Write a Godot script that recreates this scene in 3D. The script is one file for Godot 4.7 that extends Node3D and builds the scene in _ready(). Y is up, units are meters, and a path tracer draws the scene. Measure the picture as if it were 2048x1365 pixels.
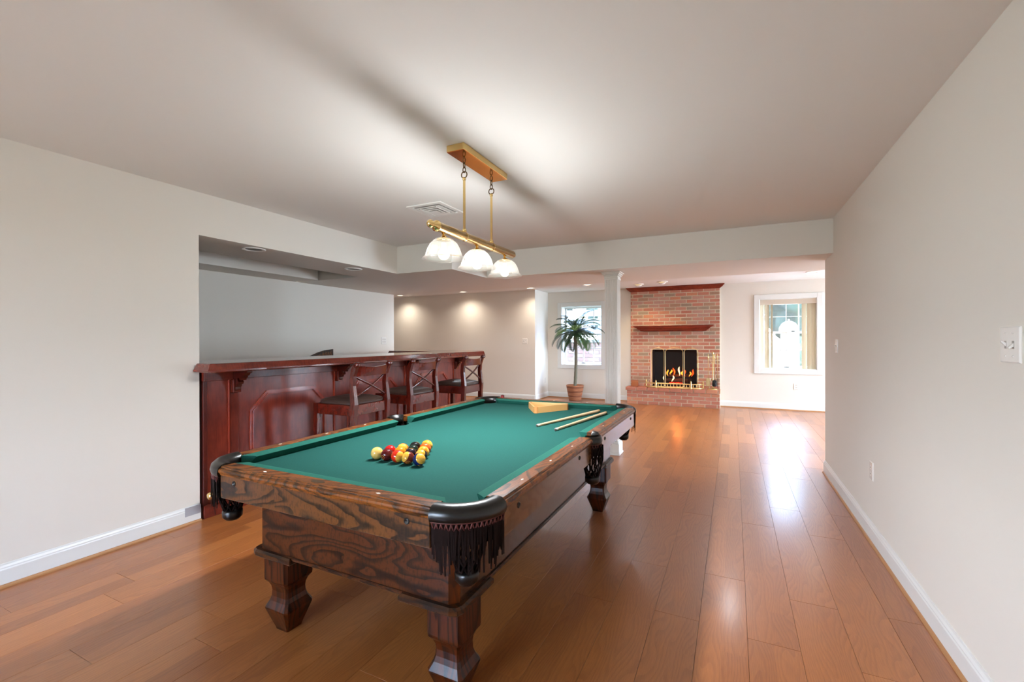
extends Node3D

var taken := {}
var mats := {}
var rng := RandomNumberGenerator.new()

# ------------------------------------------------------------------ helpers
func numbered(called: String) -> String:
	var n: int = taken.get(called, -1) + 1
	taken[called] = n
	return called if n == 0 else "%s_%03d" % [called, n]

func tool() -> SurfaceTool:
	var s := SurfaceTool.new()
	s.begin(Mesh.PRIMITIVE_TRIANGLES)
	s.set_smooth_group(-1)
	return s

func obj(called: String, s: SurfaceTool, m: Material, parent: Node = self) -> MeshInstance3D:
	s.generate_normals()
	return put(called, s.commit(), m, parent)

func put(called: String, mesh: Mesh, m: Material, parent: Node = self, at := Transform3D.IDENTITY) -> MeshInstance3D:
	var o := MeshInstance3D.new()
	o.name = numbered(called) if parent == self else called
	o.mesh = mesh
	o.material_override = m
	o.transform = at
	o.cast_shadow = GeometryInstance3D.SHADOW_CASTING_SETTING_ON
	parent.add_child(o, true)
	return o

func thing(called: String, label: String, category: String, at := Vector3.ZERO, group := "") -> Node3D:
	var o := Node3D.new()
	o.name = numbered(called)
	add_child(o, true)
	o.position = at
	tag(o, label, category, group)
	return o

func tag(o: Node, label: String, category: String, group := "") -> void:
	o.set_meta("label", label)
	o.set_meta("category", category)
	if group:
		o.set_meta("group", group)

func struct(o: Node, label: String, category: String) -> Node:
	o.set_meta("kind", "structure")
	tag(o, label, category)
	return o

# one triangle whose visible side looks along n
func tri(s: SurfaceTool, a: Vector3, b: Vector3, c: Vector3, n: Vector3) -> void:
	if (b - a).cross(c - a).dot(n) > 0.0:
		s.add_vertex(a); s.add_vertex(c); s.add_vertex(b)
	else:
		s.add_vertex(a); s.add_vertex(b); s.add_vertex(c)

func quad(s: SurfaceTool, a: Vector3, b: Vector3, c: Vector3, d: Vector3, n: Vector3) -> void:
	tri(s, a, b, c, n)
	tri(s, a, c, d, n)

# box from corner lo to corner hi, edges chamfered by b
func box(s: SurfaceTool, lo: Vector3, hi: Vector3, b := 0.0) -> void:
	var c := (lo + hi) / 2
	var h := (hi - lo).abs() / 2
	b = minf(b, minf(h.x, minf(h.y, h.z)) * 0.9)
	var axes := [Vector3.RIGHT, Vector3.UP, Vector3.BACK]
	for i in 3:
		var u: Vector3 = axes[(i + 1) % 3]
		var v: Vector3 = axes[(i + 2) % 3]
		var hu := h[(i + 1) % 3] - b
		var hv := h[(i + 2) % 3] - b
		for sg in [-1.0, 1.0]:
			var n: Vector3 = axes[i] * sg
			var p := c + n * h[i]
			quad(s, p - u * hu - v * hv, p + u * hu - v * hv, p + u * hu + v * hv, p - u * hu + v * hv, n)
			if b > 0.0:
				for sv in [-1.0, 1.0]:
					var q: Vector3 = c + v * sv * h[(i + 2) % 3]
					var n2: Vector3 = n + v * sv
					quad(s, p + v * sv * hv - u * hu, p + v * sv * hv + u * hu, q + n * (h[i] - b) + u * hu, q + n * (h[i] - b) - u * hu, n2)
	if b > 0.0:
		for sx in [-1.0, 1.0]:
			for sy in [-1.0, 1.0]:
				for sz in [-1.0, 1.0]:
					var k := Vector3(sx, sy, sz)
					var e := h - Vector3.ONE * b
					tri(s, c + k * Vector3(h.x, e.y, e.z), c + k * Vector3(e.x, h.y, e.z), c + k * Vector3(e.x, e.y, h.z), k)

func bx(x0: float, x1: float, y0: float, y1: float, z0: float, z1: float, b := 0.0) -> SurfaceTool:
	var s := tool()
	box(s, Vector3(x0, y0, z0), Vector3(x1, y1, z1), b)
	return s

func at_axis(axis: String, p: Vector2, t: float) -> Vector3:
	# polygon plane: "x" -> (z, y), "y" -> (x, z), "z" -> (x, y)
	if axis == "x":
		return Vector3(t, p.y, p.x)
	if axis == "y":
		return Vector3(p.x, t, p.y)
	return Vector3(p.x, p.y, t)

# polygon pushed along an axis from t0 to t1
func prism(s: SurfaceTool, poly: PackedVector2Array, axis: String, t0: float, t1: float) -> void:
	var ax := {"x": Vector3.RIGHT, "y": Vector3.UP, "z": Vector3.BACK}
	var dirv: Vector3 = ax[axis] * signf(t1 - t0)
	var idx := Geometry2D.triangulate_polygon(poly)
	for i in range(0, idx.size(), 3):
		tri(s, at_axis(axis, poly[idx[i]], t1), at_axis(axis, poly[idx[i + 1]], t1), at_axis(axis, poly[idx[i + 2]], t1), dirv)
		tri(s, at_axis(axis, poly[idx[i]], t0), at_axis(axis, poly[idx[i + 1]], t0), at_axis(axis, poly[idx[i + 2]], t0), -dirv)
	var cw := -1.0 if Geometry2D.is_polygon_clockwise(poly) else 1.0
	for i in poly.size():
		var a := poly[i]
		var b := poly[(i + 1) % poly.size()]
		var n2 := Vector2(b.y - a.y, a.x - b.x) * cw
		quad(s, at_axis(axis, a, t0), at_axis(axis, b, t0), at_axis(axis, b, t1), at_axis(axis, a, t1), at_axis(axis, n2, 0.0))

# polygon moved inwards by d with mitred corners (same number of points)
func inset(poly: PackedVector2Array, d: float) -> PackedVector2Array:
	var out := PackedVector2Array()
	var cw := -1.0 if Geometry2D.is_polygon_clockwise(poly) else 1.0
	var n := poly.size()
	for i in n:
		var e0 := (poly[i] - poly[(i + n - 1) % n]).normalized()
		var e1 := (poly[(i + 1) % n] - poly[i]).normalized()
		var n0 := Vector2(-e0.y, e0.x) * cw
		var n1 := Vector2(-e1.y, e1.x) * cw
		var m := (n0 + n1).normalized()
		out.append(poly[i] + m * d / maxf(m.dot(n1), 0.2))
	return out

# stack of polygons (same point count) at heights, capped
func loft_y(s: SurfaceTool, polys: Array, ys: Array) -> void:
	for k in polys.size() - 1:
		var p: PackedVector2Array = polys[k]
		var q: PackedVector2Array = polys[k + 1]
		var cw := -1.0 if Geometry2D.is_polygon_clockwise(p) else 1.0
		for i in p.size():
			var j := (i + 1) % p.size()
			var n2 := Vector2(p[j].y - p[i].y, p[i].x - p[j].x) * cw
			var n := Vector3(n2.x, 0, n2.y).normalized()
			var grow := Vector2((q[i] + q[j] - p[i] - p[j]) / 2).dot(n2.normalized())
			n.y = -grow / (absf(ys[k + 1] - ys[k]) + 1e-5) * signf(ys[k + 1] - ys[k])
			quad(s, Vector3(p[i].x, ys[k], p[i].y), Vector3(p[j].x, ys[k], p[j].y), Vector3(q[j].x, ys[k + 1], q[j].y), Vector3(q[i].x, ys[k + 1], q[i].y), n)
	for e in [0, polys.size() - 1]:
		var p: PackedVector2Array = polys[e]
		var other: float = ys[polys.size() - 1 - e]
		var idx := Geometry2D.triangulate_polygon(p)
		var up := Vector3.UP * signf(ys[e] - other)
		for i in range(0, idx.size(), 3):
			tri(s, Vector3(p[idx[i]].x, ys[e], p[idx[i]].y), Vector3(p[idx[i + 1]].x, ys[e], p[idx[i + 1]].y), Vector3(p[idx[i + 2]].x, ys[e], p[idx[i + 2]].y), up)

# profile of (radius, height) turned round a vertical axis at c; t places it
func lathe(s: SurfaceTool, prof: Array, seg: int, t := Transform3D.IDENTITY, smooth := true, rib := 0.0) -> void:
	if smooth:
		s.set_smooth_group(0)
	for k in prof.size() - 1:
		var a: Vector2 = prof[k]
		var b: Vector2 = prof[k + 1]
		for i in seg:
			var f0 := TAU * i / seg
			var f1 := TAU * (i + 1) / seg
			var m0 := 1.0 + (rib if i % 2 == 0 else 0.0)
			var m1 := 1.0 + (rib if (i + 1) % 2 == 0 else 0.0)
			var p := [t * Vector3(cos(f0) * a.x * m0, a.y, sin(f0) * a.x * m0), t * Vector3(cos(f1) * a.x * m1, a.y, sin(f1) * a.x * m1), t * Vector3(cos(f1) * b.x * m1, b.y, sin(f1) * b.x * m1), t * Vector3(cos(f0) * b.x * m0, b.y, sin(f0) * b.x * m0)]
			var fm := (f0 + f1) / 2
			var tn := Vector2(b.y - a.y, a.x - b.x)
			var n := t.basis * Vector3(cos(fm) * tn.x, tn.y, sin(fm) * tn.x)
			if b.x > 1e-6:
				tri(s, p[0], p[2], p[3], n)
			if a.x > 1e-6:
				tri(s, p[0], p[1], p[2], n)
	s.set_smooth_group(-1)

# round tube along points; r may be a number or an array
func tube(s: SurfaceTool, pts: Array, r, seg := 8, closed := false) -> void:
	var n := pts.size()
	s.set_smooth_group(0)
	var rings := []
	var ref := Vector3.UP
	for i in n:
		var d: Vector3
		if closed:
			d = pts[(i + 1) % n] - pts[(i + n - 1) % n]
		else:
			d = pts[mini(i + 1, n - 1)] - pts[maxi(i - 1, 0)]
		d = d.normalized()
		if i == 0:
			ref = Vector3.UP if absf(d.y) < 0.9 else Vector3.RIGHT
		ref = (ref - d * ref.dot(d)).normalized()
		var side := d.cross(ref)
		var rr: float = r[i] if r is Array else r
		var ring := []
		for k in seg:
			var f := TAU * k / seg
			ring.append(pts[i] + (ref * cos(f) + side * sin(f)) * rr)
		rings.append(ring)
	for i in (n if closed else n - 1):
		var j := (i + 1) % n
		for k in seg:
			var l := (k + 1) % seg
			var mid: Vector3 = (rings[i][k] + rings[i][l]) / 2 - pts[i]
			if mid.length() < 1e-6:
				mid = (rings[j][k] + rings[j][l]) / 2 - pts[j]
			quad(s, rings[i][k], rings[i][l], rings[j][l], rings[j][k], mid)
	s.set_smooth_group(-1)
	if not closed:
		for e in [0, n - 1]:
			var out: Vector3 = pts[e] - pts[1 if e == 0 else n - 2]
			for k in range(1, seg - 1):
				tri(s, rings[e][0], rings[e][k], rings[e][k + 1], out)

func ball(s: SurfaceTool, c: Vector3, r: float, seg := 12, rows := 8) -> void:
	var prof := []
	for i in rows + 1:
		var f := PI * i / rows - PI / 2
		prof.append(Vector2(maxf(cos(f) * r, 0.0), sin(f) * r))
	lathe(s, prof, seg, Transform3D(Basis.IDENTITY, c))

# section (list of Vector2 (outward, height)) carried round an arc about c
func arc_sweep(s: SurfaceTool, sec: Array, c: Vector3, a0: float, a1: float, seg: int, smooth := true) -> void:
	if smooth:
		s.set_smooth_group(0)
	var n := sec.size()
	var mid := Vector2.ZERO
	for p in sec:
		mid += p / n
	for i in seg:
		var f0 := lerpf(a0, a1, float(i) / seg)
		var f1 := lerpf(a0, a1, float(i + 1) / seg)
		for k in n:
			var p: Vector2 = sec[k]
			var q: Vector2 = sec[(k + 1) % n]
			var fm := (f0 + f1) / 2
			var o := (p + q) / 2 - mid
			quad(s, c + Vector3(cos(f0) * p.x, p.y, sin(f0) * p.x), c + Vector3(cos(f1) * p.x, p.y, sin(f1) * p.x), c + Vector3(cos(f1) * q.x, q.y, sin(f1) * q.x), c + Vector3(cos(f0) * q.x, q.y, sin(f0) * q.x), Vector3(cos(fm) * o.x, o.y, sin(fm) * o.x))
	s.set_smooth_group(-1)
	for e in [a0, a1]:
		var dirv := Vector3(-sin(e), 0, cos(e)) * (1.0 if e == a1 else -1.0)
		for k in range(1, n - 1):
			var t := [sec[0], sec[k], sec[k + 1]]
			tri(s, c + Vector3(cos(e) * t[0].x, t[0].y, sin(e) * t[0].x), c + Vector3(cos(e) * t[1].x, t[1].y, sin(e) * t[1].x), c + Vector3(cos(e) * t[2].x, t[2].y, sin(e) * t[2].x), dirv)

# ------------------------------------------------------------------ materials
func mat(called: String, c: Color, rough := 0.6, metal := 0.0) -> StandardMaterial3D:
	if mats.has(called):
		return mats[called]
	var m := StandardMaterial3D.new()
	m.resource_name = called
	m.albedo_color = c
	m.roughness = rough
	m.metallic = metal
	mats[called] = m
	return m

func picture(w: int, h: int, f: Callable) -> ImageTexture:
	var d := PackedByteArray()
	d.resize(w * h * 3)
	var i := 0
	for y in h:
		for x in w:
			var c: Color = f.call(x, y)
			d[i] = clampi(int(c.r * 255.0), 0, 255)
			d[i + 1] = clampi(int(c.g * 255.0), 0, 255)
			d[i + 2] = clampi(int(c.b * 255.0), 0, 255)
			i += 3
	return ImageTexture.create_from_image(Image.create_from_data(w, h, false, Image.FORMAT_RGB8, d))

func turned(t: ImageTexture) -> ImageTexture:
	var im := t.get_image()
	im.rotate_90(CLOCKWISE)
	return ImageTexture.create_from_image(im)

func noise(sd: int, freq: float, oct := 3) -> FastNoiseLite:
	var n := FastNoiseLite.new()
	n.seed = sd
	n.noise_type = FastNoiseLite.TYPE_SIMPLEX_SMOOTH
	n.frequency = freq
	n.fractal_octaves = oct
	return n

var pic := {}
func make_pictures() -> void:
	# oak with bold dark grain: 2.0 m along u, 0.8 m along v
	var a := noise(3, 1.0, 2)
	var b := noise(11, 1.0, 2)
	var light := Color(0.37, 0.215, 0.08)
	var dark := Color(0.075, 0.04, 0.02)
	pic.oak_u = picture(1024, 512, func(x, y):
		var u: float = x / 1024.0 * 2.0
		var v: float = y / 512.0 * 0.8
		var p: float = v * 17.0 + a.get_noise_2d(u * 1.5, v * 2.6) * 4.2 + b.get_noise_2d(u * 7.0, v * 12.0) * 0.45
		var q: float = p - floorf(p)
		var ring: float = smoothstep(0.42, 0.95, q) * (1.0 - smoothstep(0.96, 1.0, q))
		var pore: float = smoothstep(0.12, 0.42, b.get_noise_2d(u * 9.0 + 40.0, v * 260.0))
		var k: float = clampf(ring * 0.72 + pore * 0.3 + a.get_noise_2d(u * 30.0, v * 180.0) * 0.12, 0.0, 1.0)
		return light.lerp(dark, k))
	pic.oak_v = turned(pic.oak_u)
	# cherry, fine and mottled
	var ch_l := Color(0.48, 0.185, 0.125)
	var ch_d := Color(0.31, 0.10, 0.065)
	pic.cherry_u = picture(512, 512, func(x, y):
		var u: float = x / 512.0 * 2.0
		var v: float = y / 512.0 * 0.8
		var k: float = 0.45 + a.get_noise_2d(u * 3.0, v * 9.0) * 0.45 + b.get_noise_2d(u * 5.0, v * 160.0) * 0.32 + a.get_noise_2d(u * 14.0 + 9.0, v * 20.0) * 0.18
		return ch_l.lerp(ch_d, clampf(k, 0.0, 1.0)))
	pic.cherry_v = turned(pic.cherry_u)
	# laminate: four boards, two strips each, 1.42 m x 0.2 m per board
	var tones := []
	var r := RandomNumberGenerator.new()
	r.seed = 77
	for i in 64:
		tones.append(r.randf_range(-1.0, 1.0))
	var fl := Color(0.70, 0.435, 0.215)
	var fd := Color(0.50, 0.27, 0.115)
	pic.laminate = picture(1024, 1024, func(x, y):
		var bd: int = y / 256
		var strip: int = (y % 256) / 128
		var u: float = x / 1024.0 * 1.42
		var v: float = y / 256.0 * 0.2
		var cut: float = 0.35 + 0.2 * ((bd * 2 + strip) * 37 % 5)
		var seg: int = (0 if u < cut else 1) + (bd * 2 + strip) * 2
		var p: float = v * 60.0 + a.get_noise_2d(u * 1.1 + seg * 9.0, v * 6.0 + seg * 5.0) * 3.6
		var q: float = p - floorf(p)
		var k: float = 0.40 + tones[seg] * 0.26 + (smoothstep(0.3, 0.95, q) * (1.0 - smoothstep(0.95, 1.0, q)) - 0.3) * 0.22 + b.get_noise_2d(u * 12.0 + seg, v * 330.0) * 0.22
		return fl.lerp(fd, clampf(k, 0.0, 1.0)))
	# fine speckle for cloth, and rough speckle for brick
	pic.nap = picture(256, 256, func(x, y):
		var k: float = 0.90 + b.get_noise_2d(x * 0.9, y * 0.9) * 0.10 + a.get_noise_2d(x * 0.05, y * 0.05) * 0.03
		return Color(k, k, k))
	pic.grit = picture(256, 256, func(x, y):
		var k: float = 0.86 + a.get_noise_2d(x * 0.08, y * 0.08) * 0.22 + b.get_noise_2d(x * 0.5, y * 0.5) * 0.12
		return Color(k, k * 0.99, k * 0.97))

# wood whose grain runs along an axis ("x", "y" or "z"); flat: a part seen from above
func wood(kind: String, axis: String, rough := 0.35, tint := Color.WHITE, off := Vector3.ZERO, flat := false) -> StandardMaterial3D:
	var key := "%s %s %s %s %s %s" % [kind, axis, rough, tint, off, flat]
	if mats.has(key):
		return mats[key]
	var m := StandardMaterial3D.new()
	m.resource_name = kind + " wood"
	m.albedo_color = tint
	m.roughness = rough
	m.metallic_specular = 0.4
	m.uv1_triplanar = true
	m.uv1_triplanar_sharpness = 8.0
	var l := 0.5
	var w := 1.25
	if axis == "y" and kind == "oak":
		l = 0.22
		w = 1.7
	var v := axis == "y" or (axis == "z" and flat)
	m.albedo_texture = pic[kind + ("_v" if v else "_u")]
	m.uv1_scale = Vector3(l if axis == "x" else w, l if axis == "y" else w, l if axis == "z" else w)
	m.uv1_offset = off
	if rough < 0.27:
		m.clearcoat_enabled = true
		m.clearcoat = 0.8
		m.clearcoat_roughness = 0.12
	mats[key] = m
	return m

func speckled(called: String, c: Color, t: String, per_m: float, rough := 0.9) -> StandardMaterial3D:
	if mats.has(called):
		return mats[called]
	var m := mat(called, c, rough)
	m.albedo_texture = pic[t]
	m.uv1_triplanar = true
	m.uv1_scale = Vector3.ONE * per_m
	return m

func glowing(called: String, c: Color, e: float) -> StandardMaterial3D:
	var m := mat(called, c, 0.4)
	m.emission_enabled = true
	m.emission = c
	m.emission_energy_multiplier = e
	return m

func pane(called: String, c: Color) -> StandardMaterial3D:
	var m := mat(called, c, 0.02)
	m.transparency = BaseMaterial3D.TRANSPARENCY_ALPHA
	return m

var WALL: StandardMaterial3D
var CEIL: StandardMaterial3D
var TRIM: StandardMaterial3D
var BRASS: StandardMaterial3D
const TOP := 2.45
const LOW := 2.13

# ------------------------------------------------------------------ scene
func _ready() -> void:
	rng.seed = 5
	var cam := Camera3D.new()
	cam.name = "camera"
	cam.position = Vector3(0, 1.34, 0)
	cam.rotation = Vector3(-0.00228, 0.45467, -0.00266)
	cam.fov = rad_to_deg(2.0 * atan(682.5 / 905.75))
	cam.near = 0.05
	add_child(cam)
	cam.current = true
	var env := Environment.new()
	env.tonemap_mode = Environment.TONE_MAPPER_LINEAR
	env.tonemap_exposure = 1.46
	env.background_mode = Environment.BG_SKY
	var sky := Sky.new()
	var air := ProceduralSkyMaterial.new()
	air.sky_top_color = Color(0.62, 0.76, 0.95)
	air.sky_horizon_color = Color(0.90, 0.94, 0.98)
	air.ground_bottom_color = Color(0.55, 0.56, 0.50)
	air.ground_horizon_color = Color(0.80, 0.82, 0.80)
	air.sky_energy_multiplier = 4.5
	air.ground_energy_multiplier = 3.0
	sky.sky_material = air
	env.sky = sky
	env.ambient_light_source = Environment.AMBIENT_SOURCE_SKY
	env.sdfgi_enabled = true
	env.ssao_enabled = true
	env.ssil_enabled = true
	var we := WorldEnvironment.new()
	we.name = "world_environment"
	we.environment = env
	add_child(we)
	var sun := DirectionalLight3D.new()
	sun.name = "sun"
	sun.light_energy = 4.0
	sun.light_color = Color(1.0, 0.96, 0.9)
	sun.light_angular_distance = 0.6
	sun.shadow_enabled = true
	sun.rotation = Vector3(deg_to_rad(-66), deg_to_rad(180 - 30), 0)
	add_child(sun)
	# daylight entering at the glazed openings: patio door of the far room and fill light from an unseen window added behind the camera
	daylight("patio_door_daylight", Vector3(5.93, 1.1, -8.8), Vector3(0, deg_to_rad(90), 0), Vector2(2.1, 2.0), 31.0)
	daylight("added_window_fill", Vector3(-2.2, 1.35, 2.93), Vector3(0, 0, 0), Vector2(2.1, 1.5), 2.5)

	make_pictures()
	WALL = mat("wall paint", Color(0.865, 0.84, 0.80), 0.75)
	CEIL = mat("ceiling paint", Color(0.885, 0.868, 0.845), 0.8)
	TRIM = mat("white gloss trim", Color(0.86, 0.86, 0.845), 0.35)
	BRASS = mat("polished brass", Color(0.93, 0.80, 0.54), 0.14, 1.0)
	print("shell")
	build_shell()
	build_floor()
	build_windows()
	print("fireplace")
	build_fireplace()
	build_column()
	print("table")
	build_table()
	build_balls()
	build_bar()
	build_stools()
	print("lamp")
	build_lamp()
	build_ceiling_fittings()
	build_palm()
	build_plates()
	build_outdoors()
	print("done")

func daylight(called: String, at: Vector3, rot: Vector3, size: Vector2, e: float) -> void:
	var l := AreaLight3D.new()
	l.name = called
	l.position = at
	l.rotation = rot
	l.area_size = size
	l.light_energy = e
	l.light_color = Color(0.82, 0.92, 1.0)
	l.area_range = 20.0
	l.shadow_enabled = true
	add_child(l)

# ------------------------------------------------------------------ shell
func wall(called: String, label: String, boxes: Array, m: Material = null) -> MeshInstance3D:
	var s := tool()
	for b in boxes:
		box(s, Vector3(b[0], b[2], b[4]), Vector3(b[1], b[3], b[5]))
	var o := obj(called, s, m if m else WALL)
	struct(o, label, "ceiling" if called.begins_with("ceiling") else "wall")
	return o

func build_shell() -> void:
	wall("ceiling", "flat white ceiling over the billiard room", [[-9.1, 6.12, TOP, 2.6, -10.3, 3.12]], CEIL)
	wall("wall_left", "plain off-white wall ending at the bar opening", [[-3.70, -3.58, 0, TOP, -2.01, 3.0]])
	wall("ceiling_soffit_bar", "dropped white soffit with a tray recess over the bar", [[-4.2, -3.58, LOW, TOP, -4.23, -2.01], [-4.2, -3.70, LOW, TOP, -2.01, -0.6], [-5.3, -4.87, LOW, TOP, -4.2, -0.6], [-5.42, -2.81, LOW, TOP, -6.2, -4.23]])
	wall("ceiling_soffit_main", "long dropped beam crossing between billiard room and fireplace", [[-2.81, 0.825, LOW, TOP, -6.2, -5.03], [0.825, 6.0, LOW, TOP, -6.2, -5.45]])
	wall("wall_right", "plain off-white wall with two switch plates", [[0.825, 0.945, 0, TOP, -5.45, 3.0]])
	# far wall 0.3 thick with two windows and the firebox left open
	var z0 := -10.27
	var z1 := -9.97
	wall("wall_far", "pale far wall around the brick fireplace and two windows", [
		[-4.05, -3.59, 0, TOP, z0, z1], [-3.59, -2.645, 0, 0.77, z0, z1], [-3.59, -2.645, 2.11, TOP, z0, z1], [-2.645, -1.59, 0, TOP, z0, z1],
		[-1.59, -0.67, 0, 0.35, z0, z1], [-1.59, -0.67, 1.13, TOP, z0, z1], [-0.67, 0.45, 0, TOP, z0, z1],
		[0.45, 1.385, 0, 0.77, z0, z1], [0.45, 1.385, 2.11, TOP, z0, z1], [1.385, 6.12, 0, TOP, z0, z1]])
	wall("wall_return", "narrow bright wall beside the palm window", [[-4.05, -3.93, 0, TOP, -9.97, -9.2]])
	wall("wall_back", "warm beige wall beyond the end of the bar", [[-9.0, -4.05, 0, TOP, -9.32, -9.2]])
	wall("wall_bar", "cool white wall behind the bar counter", [[-5.42, -5.3, 0, LOW, -6.17, -0.6]])
	wall("wall_hall", "plain walls of the side hall beyond the bar", [[-9.0, -5.42, 0, TOP, -6.17, -6.05], [-9.12, -9.0, 0, TOP, -9.32, -6.05], [-5.3, -3.70, 0, TOP, -0.6, -0.48]])
	wall("wall_far_right", "end wall of the fireplace room with patio door opening", [[6.0, 6.12, 0, TOP, -7.7, -5.33], [6.0, 6.12, 0, TOP, -9.97, -9.9], [6.0, 6.12, 2.12, TOP, -9.9, -7.7], [0.945, 6.0, 0, TOP, -5.45, -5.33]])
	wall("wall_near", "wall behind the camera with an opening for the added window", [[-3.70, -3.3, 0, TOP, 3.0, 3.12], [-1.1, 0.945, 0, TOP, 3.0, 3.12], [-3.3, -1.1, 0, 0.55, 3.0, 3.12], [-3.3, -1.1, 2.15, TOP, 3.0, 3.12]])
	# baseboards with a moulded top and an oak shoe strip
	base("baseboard_left", "white baseboard along the left wall with grey patch", Vector2(-3.58, 3.0), Vector2(-3.58, -2.01), Vector2(1, 0))
	base("baseboard_right", "white baseboard running along the right wall", Vector2(0.825, 3.0), Vector2(0.825, -5.45), Vector2(-1, 0))
	base("baseboard_far_left", "white baseboard below the palm window", Vector2(-3.93, -9.97), Vector2(-2.02, -9.97), Vector2(0, 1))
	base("baseboard_far_right", "white baseboard right of the brick hearth", Vector2(-0.24, -9.97), Vector2(6.0, -9.97), Vector2(0, 1))
	base("baseboard_return", "short white baseboard on the narrow bright wall", Vector2(-3.93, -9.97), Vector2(-3.93, -9.2), Vector2(1, 0))
	base("baseboard_back", "white baseboard under the warm beige wall", Vector2(-9.0, -9.2), Vector2(-3.93, -9.2), Vector2(0, 1))
	base("baseboard_end", "white baseboard wrapping the right wall's free end", Vector2(0.825, -5.45), Vector2(6.0, -5.45), Vector2(0, -1))

func base(called: String, label: String, a: Vector2, b: Vector2, n: Vector2) -> void:
	var d := (b - a).normalized()
	var root := Node3D.new()
	root.name = numbered(called)
	add_child(root, true)
	struct(root, label, "baseboard")
	var secs := [[["board", TRIM], [Vector2(0, 0.018), Vector2(0.015, 0.018), Vector2(0.015, 0.095), Vector2(0.012, 0.102), Vector2(0.012, 0.108), Vector2(0.006, 0.118), Vector2(0.004, 0.127), Vector2(0, 0.127)]],
		[["shoe_strip", mat("oak shoe strip", Color(0.66, 0.47, 0.30), 0.5)], [Vector2(0, 0), Vector2(0.026, 0), Vector2(0.025, 0.008), Vector2(0.020, 0.015), Vector2(0.013, 0.018), Vector2(0, 0.018)]]]
	for it in secs:
		var s := tool()
		var sec: Array = it[1]
		var ext := 0.0
		for k in sec.size():
			var p: Vector2 = sec[k]
			var q: Vector2 = sec[(k + 1) % sec.size()]
			var pa := Vector3(a.x + n.x * p.x, p.y, a.y + n.y * p.x)
			var qa := Vector3(a.x + n.x * q.x, q.y, a.y + n.y * q.x)
			var along := Vector3(b.x - a.x, 0, b.y - a.y) + Vector3(d.x, 0, d.y) * ext
			var o := (p + q) / 2 - Vector2(0.006, 0.06)
			if it[0][0] == "shoe_strip":
				o = (p + q) / 2 - Vector2(0.008, 0.008)
			var e := q - p
			var nn := Vector2(e.y, -e.x)
			if nn.dot(o) < 0:
				nn = -nn
			quad(s, pa, qa, qa + along, pa + along, Vector3(n.x * nn.x, nn.y, n.y * nn.x))
		for e in [a, b]:
			var pts := PackedVector2Array(sec)
			var idx := Geometry2D.triangulate_polygon(pts)
			var dv := Vector3(d.x, 0, d.y) * (1.0 if e == b else -1.0)
			for i in range(0, idx.size(), 3):
				var v := []
				for j in 3:
					var p2 := pts[idx[i + j]]
					v.append(Vector3(e.x + n.x * p2.x, p2.y, e.y + n.y * p2.x))
				tri(s, v[0], v[1], v[2], dv)
		obj(it[0][0], s, it[0][1], root)
	if called == "baseboard_left":
		obj("patch", bx(-3.5655, -3.5635, 0.062, 0.125, -2.008, -1.90), mat("grey patch", Color(0.62, 0.62, 0.64), 0.6), root)

func build_floor() -> void:
	var root := Node3D.new()
	root.name = "floor"
	add_child(root)
	struct(root, "orange-brown wood laminate floor laid in long planks", "floor")
	obj("subfloor", bx(-9.1, 6.12, -0.12, -0.012, -10.27, 3.12), mat("dark joint", Color(0.16, 0.09, 0.05), 0.9), root)
	var m := mat("laminate", Color(1, 1, 1), 0.36)
	m.albedo_texture = pic.laminate
	m.metallic_specular = 0.62
	m.clearcoat_enabled = true
	m.clearcoat = 0.35
	m.clearcoat_roughness = 0.18
	var w := 0.2035
	var l := 1.425
	var shapes := {}
	var rest := tool()
	var starts := {}
	for k in range(-45, 30):
		var x := 0.055 + w * k
		var ph := -2.283 if k % 2 == 0 else -2.765
		if k <= -9:
			ph = [-1.341, -1.20, -1.756, -0.918][posmod(k, 4)]
		else:
			ph += ((k * 7919) % 5) * 0.012
		var z := ph + l * 4
		while z > -10.0:
			var z0 := maxf(z - l, -10.0)
			var z1 := minf(z, 3.0)
			if z1 > z0 + 0.01:
				var shown := x > -3.75 and x < 1.75 and z1 > -10.0 and z0 < -0.35
				var v := posmod(k * 5 + int(round(z * 3.0)) * 3, 4)
				if shown:
					var key := "%d %.3f" % [v, z1 - z0]
					if not shapes.has(key):
						var s := tool()
						plank(s, Vector3.ZERO, w - 0.0012, z1 - z0 - 0.0016, v)
						s.generate_normals()
						shapes[key] = s.commit()
					put("plank", shapes[key], m, root, Transform3D(Basis(Vector3.UP, PI if (k + int(z * 2)) % 3 == 0 else 0.0), Vector3(x + w / 2, 0, (z0 + z1) / 2)))
				else:
					plank(rest, Vector3(x + w / 2, 0, (z0 + z1) / 2), w - 0.0012, z1 - z0 - 0.0016, v)
			z -= l
	var o := obj("outlying_planks", rest, m, root)
	o.set_meta("kind", "stuff")

func plank(s: SurfaceTool, c: Vector3, w: float, l: float, v: int) -> void:
	var b := 0.0004
	var pts := [[-w / 2, -l / 2, -0.012], [-w / 2, -l / 2, -b], [-w / 2 + b, -l / 2 + b, 0.0]]
	var ring := []
	for p in pts:
		ring.append([Vector3(p[0], p[2], p[1]), Vector3(-p[0], p[2], p[1]), Vector3(-p[0], p[2], -p[1]), Vector3(p[0], p[2], -p[1])])
	for k in 2:
		for i in 4:
			var j := (i + 1) % 4
			var n: Vector3 = (ring[k][i] + ring[k][j]) * Vector3(1, 0, 1)
			n = n.normalized() + Vector3.UP * (1.0 if k == 1 else 0.0)
			uvquad(s, [ring[k][i], ring[k][j], ring[k + 1][j], ring[k + 1][i]], c, w, v, n)
	uvquad(s, ring[2], c, w, v, Vector3.UP)

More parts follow.
